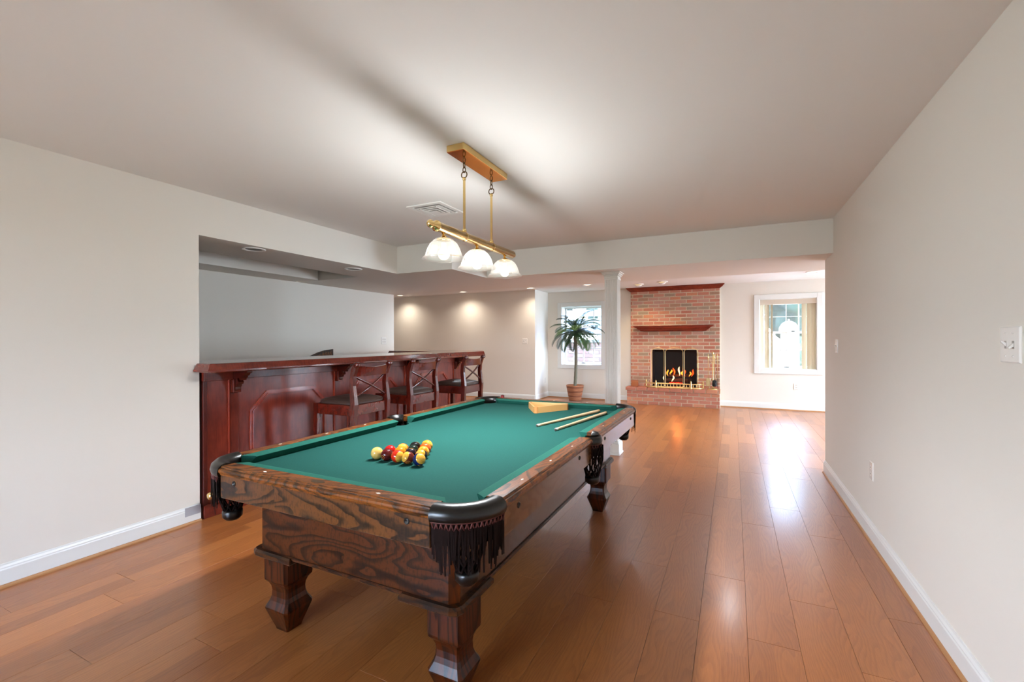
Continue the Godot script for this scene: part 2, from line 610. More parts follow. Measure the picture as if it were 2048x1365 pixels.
func uvquad(s: SurfaceTool, q: Array, c: Vector3, w: float, v: int, n: Vector3) -> void:
	var order := [0, 1, 2, 0, 2, 3] if (q[1] - q[0]).cross(q[2] - q[0]).dot(n) < 0 else [0, 2, 1, 0, 3, 2]
	for i in order:
		var p: Vector3 = q[i]
		s.set_uv(Vector2(p.z / 1.43 + 0.5, (clampf(p.x / w + 0.5, 0.01, 0.99) + v) / 4.0))
		s.add_vertex(c + p)

# ------------------------------------------------------------------ windows
func build_windows() -> void:
	window_unit("window_1", "white double-hung window behind the potted palm", -3.59, -2.645, 4)
	var r := window_unit("window_2", "white double-hung window with open vertical blinds", 0.45, 1.385, 2)
	# vertical blind of the second window: valance and five vanes
	var blind := thing("vertical_blind", "cream vertical blind drawn to both sides of the right window", "blind", Vector3(0.9175, 2.11, -10.05))
	var cream := mat("cream vane", Color(0.80, 0.76, 0.66), 0.7)
	cream.backlight_enabled = true
	cream.backlight = Color(0.45, 0.43, 0.36)
	obj("valance", bx(-0.463, 0.463, -0.105, -0.005, -0.02, 0.07, 0.004), mat("cream valance", Color(0.80, 0.75, 0.68), 0.6), blind)
	for v in [[-0.415, 35.0], [-0.335, 28.0], [-0.255, -70.0], [0.185, 70.0], [0.275, 20.0], [0.36, 15.0], [0.43, 10.0]]:
		var s := tool()
		s.set_smooth_group(0)
		var t := Transform3D(Basis(Vector3.UP, deg_to_rad(v[1])), Vector3(v[0], 0, 0.025))
		for i in 6:
			var x0 := -0.044 + 0.088 * i / 6.0
			var x1 := -0.044 + 0.088 * (i + 1) / 6.0
			var a := t * Vector3(x0, -0.105, 0.012 * (1 - pow(x0 / 0.044, 2)))
			var b := t * Vector3(x1, -0.105, 0.012 * (1 - pow(x1 / 0.044, 2)))
			quad(s, a, b, b - Vector3(0, 1.225, 0), a - Vector3(0, 1.225, 0), t.basis.z)
			quad(s, a - t.basis.z * 0.002, b - t.basis.z * 0.002, b - Vector3(0, 1.225, 0) - t.basis.z * 0.002, a - Vector3(0, 1.225, 0) - t.basis.z * 0.002, -t.basis.z)
		obj("vane", s, cream, blind)
	# patio door frame and frame of the added near window, outside the view
	var d := Node3D.new()
	d.name = "door_1"
	add_child(d)
	struct(d, "white sliding patio door at the end of the fireplace room", "door")
	frame_bars(d, "x", 6.06, -9.9, -7.7, 0.0, 2.12, [-8.8], [])
	var g := Node3D.new()
	g.name = "window_3"
	add_child(g)
	struct(g, "unseen white window added behind the camera for fill light", "window")
	frame_bars(g, "z", 3.06, -3.3, -1.1, 0.55, 2.15, [-2.2], [])

func frame_bars(root: Node3D, axis: String, t: float, a: float, b: float, y0: float, y1: float, ups: Array, _acr: Array) -> void:
	var bars := [[a, a + 0.06, y0, y1], [b - 0.06, b, y0, y1], [a, b, y0, y0 + 0.07], [a, b, y1 - 0.07, y1]]
	for u in ups:
		bars.append([u - 0.04, u + 0.04, y0, y1])
	for k in bars:
		if axis == "x":
			obj("frame", bx(t - 0.03, t + 0.03, k[2], k[3], k[0], k[1]), TRIM, root)
		else:
			obj("frame", bx(k[0], k[1], k[2], k[3], t - 0.03, t + 0.03), TRIM, root)
	if axis == "x":
		obj("glass", bx(t - 0.003, t + 0.003, y0, y1, a, b), pane("window glass", Color(1, 1, 1, 0.05)), root)
	else:
		obj("glass", bx(a, b, y0, y1, t - 0.003, t + 0.003), pane("window glass", Color(1, 1, 1, 0.05)), root)

func window_unit(called: String, label: String, x0: float, x1: float, cols: int) -> Node3D:
	var r := Node3D.new()
	r.name = called
	add_child(r)
	struct(r, label, "window")
	var y0 := 0.77
	var y1 := 2.11
	var c := 0.092
	# casing boards on the wall face
	obj("casing", bx(x0 - c, x0 + 0.004, y0 - c, y1 + c, -9.97, -9.948, 0.005), TRIM, r)
	obj("casing", bx(x1 - 0.004, x1 + c, y0 - c, y1 + c, -9.97, -9.948, 0.005), TRIM, r)
	obj("casing", bx(x0, x1, y1 - 0.004, y1 + c, -9.97, -9.949, 0.005), TRIM, r)
	obj("casing", bx(x0, x1, y0 - c, y0 + 0.004, -9.97, -9.949, 0.005), TRIM, r)
	# lining of the deep reveal
	obj("jamb", bx(x0, x0 + 0.012, y0, y1, -10.27, -9.97), TRIM, r)
	obj("jamb", bx(x1 - 0.012, x1, y0, y1, -10.27, -9.97), TRIM, r)
	obj("head", bx(x0, x1, y1 - 0.012, y1, -10.27, -9.97), TRIM, r)
	obj("sill", bx(x0, x1, y0, y0 + 0.014, -10.27, -9.97), TRIM, r)
	var mid := 1.455
	for k in 2:
		var a := [y0 + 0.014, mid][k] as float
		var b := [mid + 0.03, y1 - 0.012][k] as float
		var z := [-10.17, -10.20][k] as float
		var sash := Node3D.new()
		sash.name = "sash"
		r.add_child(sash, true)
		var xa := x0 + 0.012
		var xb := x1 - 0.012
		obj("stile", bx(xa, xa + 0.04, a, b, z - 0.015, z + 0.015, 0.003), TRIM, sash)
		obj("stile", bx(xb - 0.04, xb, a, b, z - 0.015, z + 0.015, 0.003), TRIM, sash)
		obj("rail", bx(xa + 0.0402, xb - 0.0402, a, a + 0.035, z - 0.015, z + 0.015, 0.003), TRIM, sash)
		obj("rail", bx(xa + 0.0402, xb - 0.0402, b - 0.035, b, z - 0.015, z + 0.015, 0.003), TRIM, sash)
		for i in range(1, cols):
			var xm := lerpf(xa, xb, float(i) / cols)
			obj("muntin", bx(xm - 0.008, xm + 0.008, a + 0.03, b - 0.03, z - 0.008, z + 0.010), TRIM, sash)
		obj("muntin", bx(xa + 0.03, xb - 0.03, (a + b) / 2 - 0.008, (a + b) / 2 + 0.008, z - 0.007, z + 0.0085), TRIM, sash)
		obj("pane", bx(xa + 0.03, xb - 0.03, a + 0.02, b - 0.02, z - 0.003, z + 0.001), pane("window glass", Color(1, 1, 1, 0.05)), sash)
	var lift := tool()
	box(lift, Vector3((x0 + x1) / 2 - 0.04, y0 + 0.03, -10.155), Vector3((x0 + x1) / 2 + 0.04, y0 + 0.045, -10.13), 0.004)
	obj("sash_lift", lift, mat("dark hardware", Color(0.18, 0.17, 0.15), 0.4), r)
	var lock := tool()
	box(lock, Vector3((x0 + x1) / 2 + 0.08, mid + 0.03, -10.17), Vector3((x0 + x1) / 2 + 0.14, mid + 0.05, -10.14), 0.004)
	obj("sash_lock", lock, mat("dark hardware", Color(0.18, 0.17, 0.15), 0.4), r)
	return r

# ------------------------------------------------------------------ fireplace
func build_fireplace() -> void:
	var f := thing("fireplace", "red brick fireplace with raised hearth and wooden mantel", "fireplace", Vector3(-1.12, 0, -9.97))
	var x0 := -0.875
	var x1 := 0.878
	var zf := 0.05
	var mort := speckled("mortar", Color(0.95, 0.90, 0.81), "grit", 6.0)
	var s := tool()
	# mortar bed behind the bricks, open at the firebox
	for b in [[x0, -0.47, 0.0, 2.40], [0.45, x1, 0.0, 2.40], [-0.47, 0.45, 0.0, 0.35], [-0.47, 0.45, 1.13, 2.40]]:
		box(s, Vector3(b[0], b[2], 0.0), Vector3(b[1], b[3], zf - 0.007))
	obj("mortar", s, mort, f)
	var hs := tool()
	box(hs, Vector3(x0 - 0.012, 0, zf - 0.01), Vector3(x1 + 0.005, 0.335, 0.37 - 0.007))
	obj("hearth_core", hs, mort, f)
	var tones := [Color(0.82, 0.54, 0.45), Color(0.84, 0.60, 0.51), Color(0.78, 0.50, 0.41), Color(0.82, 0.63, 0.56), Color(0.74, 0.58, 0.48), Color(0.70, 0.61, 0.53), Color(0.85, 0.58, 0.45)]
	var bm := []
	for i in tones.size():
		bm.append(speckled("brick %d" % i, tones[i], "grit", 9.0 + i))
	var unit := bx(-0.5, 0.5, -0.5, 0.5, -0.5, 0.5, 0.03)
	unit.generate_normals()
	var bmesh := unit.commit()
	var place := func(xa: float, xb: float, ya: float, yb: float, z: float, d: float, dark: bool):
		if xb - xa < 0.02:
			return
		var k := rng.randi() % 7
		if rng.randf() < 0.35:
			k = rng.randi() % 4
		if dark:
			k = [2, 0, 2, 6][rng.randi() % 4]
		put("brick", bmesh, bm[k], f, Transform3D(Basis.from_scale(Vector3(xb - xa, yb - ya, d)), Vector3((xa + xb) / 2, (ya + yb) / 2, z - d / 2 + rng.randf_range(-0.001, 0.0015))))
	var ph := 0.0727
	var pw := 0.2165
	var j := 0.016
	for row in 28:
		var y := 0.35 + ph * row
		var yb := minf(y + ph - j, 2.385)
		var off := (0.0 if row % 2 == 0 else pw / 2) - pw
		var x := x0 + off + 0.055
		while x < x1:
			var a := maxf(x, x0 + 0.002)
			var b := minf(x + pw - j, x1 - 0.002)
			if yb > 0.36 and y < 1.13 and b > -0.47 and a < 0.45:
				place.call(a, minf(b, -0.47), y, yb, zf, 0.03, false)
				place.call(maxf(a, 0.45), b, y, yb, zf, 0.03, false)
			else:
				place.call(a, b, y, yb, zf, 0.03, false)
			x += pw
	# raised hearth
	for row in 4:
		var y := 0.0 + 0.0705 * row
		var x := x0 - 0.012 - (0.0 if row % 2 == 0 else pw / 2)
		while x < x1:
			place.call(maxf(x, x0 - 0.012), minf(x + pw - j, x1 + 0.005), y + 0.006, y + 0.0705 - 0.006, 0.37, 0.03, true)
			x += pw
	var x := x0 - 0.04
	while x < x1:
		var e := minf(x + 0.222 - j, x1 + 0.01)
		var k := [2, 0, 2, 6][rng.randi() % 4] as int
		put("cap_brick", bmesh, bm[k], f, Transform3D(Basis.from_scale(Vector3(e - x, 0.062, 0.345)), Vector3((x + e) / 2, 0.287 + 0.031, 0.395 - 0.1725)))
		x += 0.222
	# firebox
	var soot := mat("soot black", Color(0.035, 0.033, 0.035), 0.9)
	var fb := tool()
	box(fb, Vector3(-0.53, 0.30, -0.62), Vector3(0.51, 0.352, 0.0))
	box(fb, Vector3(-0.53, 1.13, -0.62), Vector3(0.51, 1.18, 0.0))
	box(fb, Vector3(-0.53, 0.30, -0.66), Vector3(0.51, 1.18, -0.60))
	box(fb, Vector3(-0.53, 0.30, -0.62), Vector3(-0.472, 1.18, 0.0))
	box(fb, Vector3(0.452, 0.30, -0.62), Vector3(0.51, 1.18, 0.0))
	obj("firebox", fb, soot, f)
	# mantel and crown in cherry
	var red := wood("cherry", "x", 0.38, Color(1.15, 1.2, 1.1))
	moulding("mantel_shelf", f, red, -0.785, 0.77, [Vector2(0, 1.63), Vector2(0.20, 1.63), Vector2(0.205, 1.622), Vector2(0.20, 1.612), Vector2(0.185, 1.608), Vector2(0.165, 1.592), Vector2(0.15, 1.588), Vector2(0.13, 1.565), Vector2(0.10, 1.545), Vector2(0.085, 1.54), Vector2(0.07, 1.515), Vector2(0.0, 1.505)], zf)
	var dent := tool()
	for i in 50:
		var dx := -0.66 + 1.29 * i / 49.0
		box(dent, Vector3(dx - 0.008, 1.585, zf + 0.14), Vector3(dx + 0.008, 1.598, zf + 0.172), 0.002)
	var dm := obj("dentil_band", dent, wood("cherry", "x", 0.38, Color(1.6, 1.4, 1.1)), f)
	dm.set_meta("kind", "stuff")
	moulding("crown_moulding", f, red, x0 - 0.085, x1 + 0.085, [Vector2(0, 2.448), Vector2(0.085, 2.448), Vector2(0.085, 2.436), Vector2(0.07, 2.425), Vector2(0.05, 2.40), Vector2(0.025, 2.38), Vector2(0.012, 2.372), Vector2(0.0, 2.362)], zf)
	build_fire_things()

# a moulding whose ends return to the wall at 45 degrees
func moulding(called: String, f: Node3D, m: Material, xa: float, xb: float, sec: Array, z: float) -> void:
	var s := tool()
	var far: float = 0.0
	for p in sec:
		far = maxf(far, p.x)
	for k in sec.size() - 1:
		var p: Vector2 = sec[k]
		var q: Vector2 = sec[k + 1]
		var n := Vector3(0, q.x - p.x, p.y - q.y)
		if n.z < 0 or (absf(n.z) < 1e-5 and k == 0):
			n = Vector3(0, 1, 0.001) if k == 0 else -n
		quad(s, Vector3(xa + far - p.x, p.y, z + p.x), Vector3(xb - far + p.x, p.y, z + p.x), Vector3(xb - far + q.x, q.y, z + q.x), Vector3(xa + far - q.x, q.y, z + q.x), n)
		quad(s, Vector3(xa + far - p.x, p.y, z), Vector3(xa + far - p.x, p.y, z + p.x), Vector3(xa + far - q.x, q.y, z + q.x), Vector3(xa + far - q.x, q.y, z), Vector3(-1, n.y, 0))
		quad(s, Vector3(xb - far + p.x, p.y, z), Vector3(xb - far + p.x, p.y, z + p.x), Vector3(xb - far + q.x, q.y, z + q.x), Vector3(xb - far + q.x, q.y, z), Vector3(1, n.y, 0))
	obj(called, s, m, f)

func build_fire_things() -> void:
	var old := mat("aged brass", Color(0.86, 0.76, 0.52), 0.3, 0.85)
	# three-panel screen
	var scr := thing("fire_screen", "three-panel arched brass fire screen with black mesh", "screen", Vector3(-1.095, 0.35, -9.895))
	var meshm := mat("black wire mesh", Color(0.05, 0.05, 0.055, 0.35), 0.6)
	meshm.transparency = BaseMaterial3D.TRANSPARENCY_ALPHA
	for p in [[-0.455, -0.205, 0.03, 0.0], [-0.18, 0.165, 0.0, 0.0], [0.19, 0.45, 0.0, 0.03]]:
		var s := tool()
		var pts := [Vector3(p[0], 0.01, p[2])]
		var h := 0.735
		for i in 9:
			var a := PI - PI * i / 8.0
			var t := (cos(a) + 1) / 2
			pts.append(Vector3(lerpf(p[0], p[1], t), h + 0.085 * sin(a), lerpf(p[2], p[3], t)))
		pts.append(Vector3(p[1], 0.01, p[3]))
		tube(s, pts, 0.0065, 6)
		tube(s, [pts[0], pts[pts.size() - 1]], 0.006, 6)
		var fr := obj("panel_frame", s, old, scr)
		var ms := tool()
		quad(ms, Vector3(p[0], 0.01, p[2]), Vector3(p[1], 0.01, p[3]), Vector3(p[1], h, p[3]), Vector3(p[0], h, p[2]), Vector3(0, 0, 1))
		obj("wire_mesh", ms, meshm, fr)
	var hs := tool()
	for hx in [-0.192, 0.178]:
		tube(hs, [Vector3(hx, 0.01, 0.0), Vector3(hx, 0.74, 0.0)], 0.011, 8)
		ball(hs, Vector3(hx, 0.75, 0.0), 0.014, 8, 6)
	obj("hinge_posts", hs, mat("dark steel post", Color(0.22, 0.23, 0.23), 0.35, 0.8), scr)
	# fender with spindles
	var fen := thing("fireplace_fender", "low brass fender rail with turned spindles on the hearth", "fender", Vector3(-1.13, 0.3505, -9.70))
	var run := [Vector3(-0.52, 0, -0.17), Vector3(-0.50, 0, -0.05), Vector3(-0.42, 0, 0.03), Vector3(-0.30, 0, 0.05), Vector3(0.37, 0, 0.05), Vector3(0.49, 0, 0.03), Vector3(0.57, 0, -0.05), Vector3(0.59, 0, -0.17)]
	for r in [[0.012, 0.014, "foot_rail"], [0.095, 0.012, "top_rail"]]:
		var s := tool()
		var pts := []
		for p in run:
			pts.append(p + Vector3(0, r[0], 0))
		tube(s, pts, r[1], 8)
		obj(r[2], s, old, fen)
	for i in 17:
		var px := -0.44 + 0.97 * i / 16.0
		var pz := 0.05 if px > -0.32 and px < 0.39 else 0.03
		var s := tool()
		lathe(s, [Vector2(0, 0.02), Vector2(0.006, 0.022), Vector2(0.004, 0.035), Vector2(0.009, 0.05), Vector2(0.004, 0.065), Vector2(0.007, 0.085), Vector2(0, 0.088)], 8, Transform3D(Basis.IDENTITY, Vector3(px, 0, pz)))
		obj("spindle", s, old, fen)
	for p in [Vector3(-0.52, 0, -0.12), Vector3(-0.30, 0, 0.05), Vector3(0.37, 0, 0.05), Vector3(0.585, 0, -0.12)]:
		var s := tool()
		lathe(s, [Vector2(0.0, 0.0), Vector2(0.02, 0.003), Vector2(0.022, 0.02), Vector2(0.009, 0.03), Vector2(0.018, 0.06), Vector2(0.02, 0.09), Vector2(0.01, 0.11), Vector2(0.016, 0.125), Vector2(0.008, 0.15), Vector2(0.0, 0.165)], 10, Transform3D(Basis.IDENTITY, p))
		obj("finial_post", s, old, fen)
	# tool set
	var set_ := thing("fireplace_tool_set", "brass fireplace tool stand with shovel and brush", "tool set", Vector3(-0.365, 0.35, -9.80))
	var st := tool()
	lathe(st, [Vector2(0, 0), Vector2(0.09, 0.0), Vector2(0.085, 0.012), Vector2(0.03, 0.02), Vector2(0.012, 0.04), Vector2(0.009, 0.06), Vector2(0.009, 0.60), Vector2(0.016, 0.63), Vector2(0.009, 0.66), Vector2(0.016, 0.70), Vector2(0.022, 0.725), Vector2(0.0, 0.76)], 12)
	obj("stand", st, old, set_)
	var cr := tool()
	tube(cr, [Vector3(-0.09, 0.62, 0), Vector3(0.09, 0.62, 0)], 0.006, 6)
	tube(cr, [Vector3(-0.05, 0.60, 0.01), Vector3(-0.03, 0.54, 0.02), Vector3(0, 0.50, 0.0), Vector3(0.03, 0.54, 0.02), Vector3(0.04, 0.62, 0.01)], 0.004, 6)
	obj("hook_arm", cr, old, set_)
	for i in 3:
		var px: float = [-0.085, 0.03, 0.085][i]
		var s := tool()
		lathe(s, [Vector2(0, 0.70), Vector2(0.010, 0.69), Vector2(0.005, 0.66), Vector2(0.010, 0.63), Vector2(0.005, 0.61), Vector2(0.0045, 0.2), Vector2(0.0, 0.2)], 8, Transform3D(Basis.IDENTITY, Vector3(px, 0, 0.02)))
		obj("tool_rod", s, old, set_)
	obj("shovel_pan", bx(-0.125, -0.045, 0.06, 0.22, 0.01, 0.025, 0.006), mat("shovel brass", Color(0.74, 0.66, 0.48), 0.45, 0.7), set_)
	var br := tool()
	lathe(br, [Vector2(0, 0.19), Vector2(0.04, 0.18), Vector2(0.045, 0.08), Vector2(0.03, 0.06), Vector2(0, 0.06)], 10, Transform3D(Basis.IDENTITY, Vector3(0.03, 0, 0.02)))
	obj("brush_head", br, mat("dark bristle", Color(0.10, 0.10, 0.11), 0.9), set_)
	obj("poker_end", bx(0.08, 0.092, 0.04, 0.22, 0.012, 0.026, 0.003), mat("dark iron", Color(0.16, 0.12, 0.10), 0.5, 0.6), set_)
	# small wooden box on a tray
	var bxr := thing("wooden_box", "small orange-brown wooden box at left end of hearth", "box", Vector3(-1.885, 0.35, -9.80))
	obj("box_body", bx(-0.062, 0.062, 0.012, 0.13, -0.05, 0.05, 0.004), mat("honey wood", Color(0.66, 0.38, 0.17), 0.4), bxr)
	obj("lid", bx(-0.066, 0.066, 0.122, 0.138, -0.054, 0.054, 0.003), mat("honey wood lid", Color(0.58, 0.32, 0.14), 0.4), bxr)
	obj("tray", bx(-0.085, 0.085, 0.001, 0.012, -0.07, 0.07, 0.003), wood("oak", "x", 0.45, Color(1.8, 1.4, 1.1)), bxr)
	# logs and flames
	var bark := speckled("charred bark", Color(0.22, 0.15, 0.11), "grit", 12.0)
	var lg := [[Vector3(-1.30, 0.465, -10.18), Vector3(-0.86, 0.475, -10.16), 0.045], [Vector3(-1.22, 0.46, -10.30), Vector3(-0.80, 0.46, -10.28), 0.045], [Vector3(-1.27, 0.562, -10.24), Vector3(-0.82, 0.572, -10.22), 0.04]]
	var ln := ["front charred log low in the fireplace", "rear charred log low in the fireplace", "top charred log lying across the fire"]
	for i in 3:
		var l: Array = lg[i]
		var s := tool()
		var pts := []
		var rr := []
		for k in 7:
			pts.append(l[0].lerp(l[1], k / 6.0) - l[0] + Vector3(0, sin(k * 1.7) * 0.006, cos(k * 2.3) * 0.006))
			rr.append(l[2] * (1.0 + 0.12 * sin(k * 2.1 + i)))
		tube(s, pts, rr, 10)
		var o := obj("fire_log", s, bark)
		o.position = l[0]
		tag(o, ln[i], "log", "logs in the fireplace")
	var grate := thing("fire_grate", "black iron grate holding the fireplace logs", "grate", Vector3(-1.06, 0.352, -10.22))
	for i in 5:
		obj("bar", bx(-0.22 + 0.11 * i - 0.008, -0.22 + 0.11 * i + 0.008, 0.0, 0.03, -0.14, 0.12), mat("dark iron", Color(0.16, 0.12, 0.10), 0.5, 0.6), grate)
	var em := thing("embers", "glowing red ember bed beneath the logs", "embers", Vector3(-1.06, 0.388, -10.10))
	var es := tool()
	for i in 60:
		ball(es, Vector3(rng.randf_range(-0.16, 0.14), rng.randf_range(0.012, 0.045), rng.randf_range(-0.02, 0.05)), rng.randf_range(0.008, 0.016), 6, 4)
	var eo := obj("ember_fire_bed", es, glowing("ember glow", Color(1.0, 0.16, 0.03), 1.1), em)
	eo.set_meta("kind", "stuff")
	var fire := thing("fire_flames", "yellow and orange flames rising from the logs", "fire", Vector3(-1.06, 0.40, -10.16))
	for p in [[-0.20, 0.17, 0.13, 0.0, 1], [-0.14, 0.20, 0.10, 0.02, 1], [-0.06, 0.19, 0.15, -0.02, 0], [0.035, 0.18, 0.19, 0.0, 2], [0.08, 0.19, 0.09, 0.03, 1], [0.15, 0.17, 0.13, -0.01, 0], [0.24, 0.17, 0.10, 0.02, 1], [0.28, 0.17, 0.15, 0.04, 0], [-0.25, 0.03, 0.14, -0.03, 2], [-0.10, 0.05, 0.13, 0.02, 2]]:
		var s := tool()
		var pts := []
		var rr := []
		for k in 8:
			var t := k / 7.0
			pts.append(Vector3(p[0] + p[3] * t + 0.012 * sin(t * 6.0 + p[0] * 20.0), p[1] + p[2] * t, 0.05 + 0.01 * cos(t * 5.0)))
			rr.append(maxf(0.0015, 0.017 * sin(PI * pow(1.0 - t, 0.75) * 0.9 + 0.12)))
		tube(s, pts, rr, 7)
		obj("flame", s, [glowing("flame orange", Color(1.0, 0.36, 0.08), 1.0), glowing("flame yellow", Color(1.0, 0.68, 0.22), 1.3), glowing("flame pale", Color(1.0, 0.90, 0.68), 1.6)][p[4]], fire)
	var l := OmniLight3D.new()
	l.name = "fire_light"
	l.position = Vector3(0, 0.25, 0.12)
	l.light_energy = 0.10
	l.light_color = Color(1.0, 0.5, 0.2)
	l.light_size = 0.08
	l.omni_range = 6
	l.omni_attenuation = 2
	l.shadow_enabled = true
	fire.add_child(l)

# ------------------------------------------------------------------ column
func build_column() -> void:
	var c := Node3D.new()
	c.name = "column"
	add_child(c)
	c.position = Vector3(-1.281, 0, -5.325)
	var COL := mat("cream column paint", Color(0.83, 0.80, 0.76), 0.5)
	struct(c, "square white fluted column under the dropped beam", "column")
	var h := 0.074
	var poly := PackedVector2Array()
	for side in 4:
		var a := side * PI / 2
		var pts := [Vector2(-h, h)]
		for k in 6:
			var x := -0.05 + 0.02 * k
			pts.append_array([Vector2(x - 0.006, h), Vector2(x - 0.004, h - 0.005), Vector2(x + 0.004, h - 0.005), Vector2(x + 0.006, h)])
		for p in pts:
			poly.append(p.rotated(-a))
	var s := tool()
	loft_y(s, [poly, poly], [0.16, 2.04])
	obj("fluted_shaft", s, COL, c)
	var cap := tool()
	for b in [[0.082, 2.04, 2.06], [0.078, 2.06, 2.085], [0.088, 2.085, 2.10], [0.10, 2.10, 2.118], [0.112, 2.118, LOW]]:
		box(cap, Vector3(-b[0], b[1], -b[0]), Vector3(b[0], b[2], b[0]), 0.003)
	obj("capital", cap, COL, c)
	var bs := tool()
	for b in [[0.102, 0.0, 0.025], [0.095, 0.025, 0.13], [0.088, 0.13, 0.15], [0.08, 0.15, 0.165]]:
		box(bs, Vector3(-b[0], b[1], -b[0]), Vector3(b[0], b[2], b[0]), 0.004)
	obj("plinth", bs, TRIM, c)

# ------------------------------------------------------------------ pool table
const TC := Vector3(-1.416, 0, -2.475)
const HW := 0.728
const HL := 1.30
const BED := 0.76
const RT := 0.805
const CR := 0.182

func build_table() -> void:
	var t := thing("pool_table", "oak pool table with green cloth and leather net pockets", "pool table", TC)
	var green := speckled("green billiard cloth", Color(0.12, 0.325, 0.295), "nap", 7.0, 0.95)
	green.metallic_specular = 0.2
	green.rim_enabled = true
	green.rim = 0.12
	green.rim_tint = 0.6
	# bed with pocket cut-outs
	var bw := HW - 0.076
	var bl := HL - 0.076
	var poly := PackedVector2Array([Vector2(-bw, -bl), Vector2(bw, -bl), Vector2(bw, bl), Vector2(-bw, bl)])
	var holes := []
	for sx in [-1, 1]:
		for sz in [-1, 0, 1]:
			holes.append(Vector3((bw - 0.02) * sx if sz != 0 else (bw + 0.012) * sx, 0, (bl - 0.02) * sz))
	for h in holes:
		var circ := PackedVector2Array()
		for i in 24:
			circ.append(Vector2(h.x, h.z) + Vector2(0.066, 0).rotated(TAU * i / 24.0))
		var cut := Geometry2D.clip_polygons(poly, circ)
		poly = cut[0]
	var s := tool()
	prism(s, poly, "y", BED - 0.03, BED)
	obj("playing_surface", s, green, t)
	# rails: profile (outward from the cloth edge, height)
	var rail := PackedVector2Array([Vector2(0, 0.768), Vector2(0, RT - 0.002), Vector2(0.003, RT), Vector2(0.060, RT), Vector2(0.064, RT - 0.003), Vector2(0.066, RT - 0.008), Vector2(0.071, RT - 0.009), Vector2(0.075, RT - 0.013), Vector2(0.076, RT - 0.020), Vector2(0.074, RT - 0.026), Vector2(0.070, RT - 0.029), Vector2(0.068, 0.768)])
	var zi := HL - CR
	var xi := HW - CR
	var sp := 0.072
	for e in [-1.0, 1.0]:
		var r := tool()
		prism(r, shift(rail, bl * e, e), "x", -xi, xi)
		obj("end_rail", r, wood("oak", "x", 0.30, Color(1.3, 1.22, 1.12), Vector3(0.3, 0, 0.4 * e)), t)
		var ap := tool()
		box(ap, Vector3(-xi + 0.003, 0.672, (HL - 0.028) * e), Vector3(xi - 0.003, 0.772, (HL - 0.008) * e), 0.002)
		obj("end_apron", ap, wood("oak", "x", 0.28, Color.WHITE, Vector3(0.1, 0.31 + 0.2 * e, 0)), t)
		for z in [[-zi, -sp], [sp, zi]]:
			var q := tool()
			prism(q, shift(rail, bw * e, e), "z", z[0], z[1])
			obj("side_rail", q, wood("oak", "z", 0.30, Color(1.3, 1.22, 1.12), Vector3(0.2 * e, 0, 0.13), true), t)
			var sa := tool()
			box(sa, Vector3((HW - 0.028) * e, 0.672, z[0] + 0.003), Vector3((HW - 0.008) * e, 0.772, z[1] - 0.003), 0.002)
			obj("side_apron", sa, wood("oak", "z", 0.22, Color.WHITE, Vector3(0, 0.12 + 0.2 * e, 0.21)), t)
	# cushions, cloth colour paler than the bed: wear plus painted-in light on their tops
	var rim := speckled("worn and lit green rail cloth", Color(0.15, 0.40, 0.345), "nap", 7.0, 0.95)
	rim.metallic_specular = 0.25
	var cush := [Vector2(0, RT - 0.003), Vector2(-0.042, RT - 0.006), Vector2(-0.050, RT - 0.008), Vector2(-0.052, RT - 0.011), Vector2(-0.050, RT - 0.014), Vector2(-0.026, BED + 0.001), Vector2(0, BED + 0.001)]
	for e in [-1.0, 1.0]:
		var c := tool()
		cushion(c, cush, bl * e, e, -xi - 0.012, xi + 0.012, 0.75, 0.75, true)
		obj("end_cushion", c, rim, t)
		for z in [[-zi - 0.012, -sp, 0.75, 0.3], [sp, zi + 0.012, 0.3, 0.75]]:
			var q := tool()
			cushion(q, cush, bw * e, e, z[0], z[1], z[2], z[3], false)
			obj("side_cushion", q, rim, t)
	# sights and bolts
	var pearl := mat("pearl sight", Color(0.92, 0.90, 0.86), 0.3)
	var sight := func(x: float, z: float, along_x: bool):
		var p := tool()
		var a := 0.011 if along_x else 0.005
		var b := 0.005 if along_x else 0.011
		prism(p, PackedVector2Array([Vector2(x - a, z), Vector2(x, z - b), Vector2(x + a, z), Vector2(x, z + b)]), "y", RT - 0.001, RT + 0.0008)
		obj("sight", p, pearl, t)
	var bolt := func(p: Vector3, n: Vector3):
		var b := tool()
		var bas := Basis(Quaternion(Vector3.UP, n))
		lathe(b, [Vector2(0.011, -0.002), Vector2(0.011, 0.002), Vector2(0.007, 0.004), Vector2(0.006, 0.0015), Vector2(0, 0.0015)], 12, Transform3D(bas, p))
		obj("bolt_cover", b, mat("black bolt cover", Color(0.05, 0.045, 0.04), 0.35), t)
	for e in [-1.0, 1.0]:
		for x in [-0.30, 0.0, 0.30]:
			if x != 0.0 or e < 0:
				sight.call(x, (HL - 0.04) * e, true)
		for z in [-0.90, -0.60, -0.30, 0.30, 0.60, 0.90]:
			sight.call((HW - 0.04) * e, z, false)
		for x in [-0.46, 0.0, 0.46]:
			if x != 0.0:
				bolt.call(Vector3(x * 0.98, 0.745, (HL - 0.008) * e), Vector3(0, 0, e))
		for z in [-0.98, -0.22, 0.28, 1.0]:
			bolt.call(Vector3((HW - 0.008) * e, 0.745, z), Vector3(e, 0, 0))
	var badge := tool()
	var oval := PackedVector2Array()
	for i in 20:
		oval.append(Vector2(cos(TAU * i / 20.0) * 0.035, sin(TAU * i / 20.0) * 0.014 + HL - 0.042))
	prism(badge, oval, "y", RT - 0.001, RT + 0.0008)
	var bd := obj("maker_badge", badge, mat("dark bronze badge", Color(0.30, 0.22, 0.13), 0.4, 0.5), t)
	bd.set_meta("label", "dark oval badge set in the near rail")
	# cabinet
	var cx := 0.535
	var cz := 1.13
	var y0 := 0.395
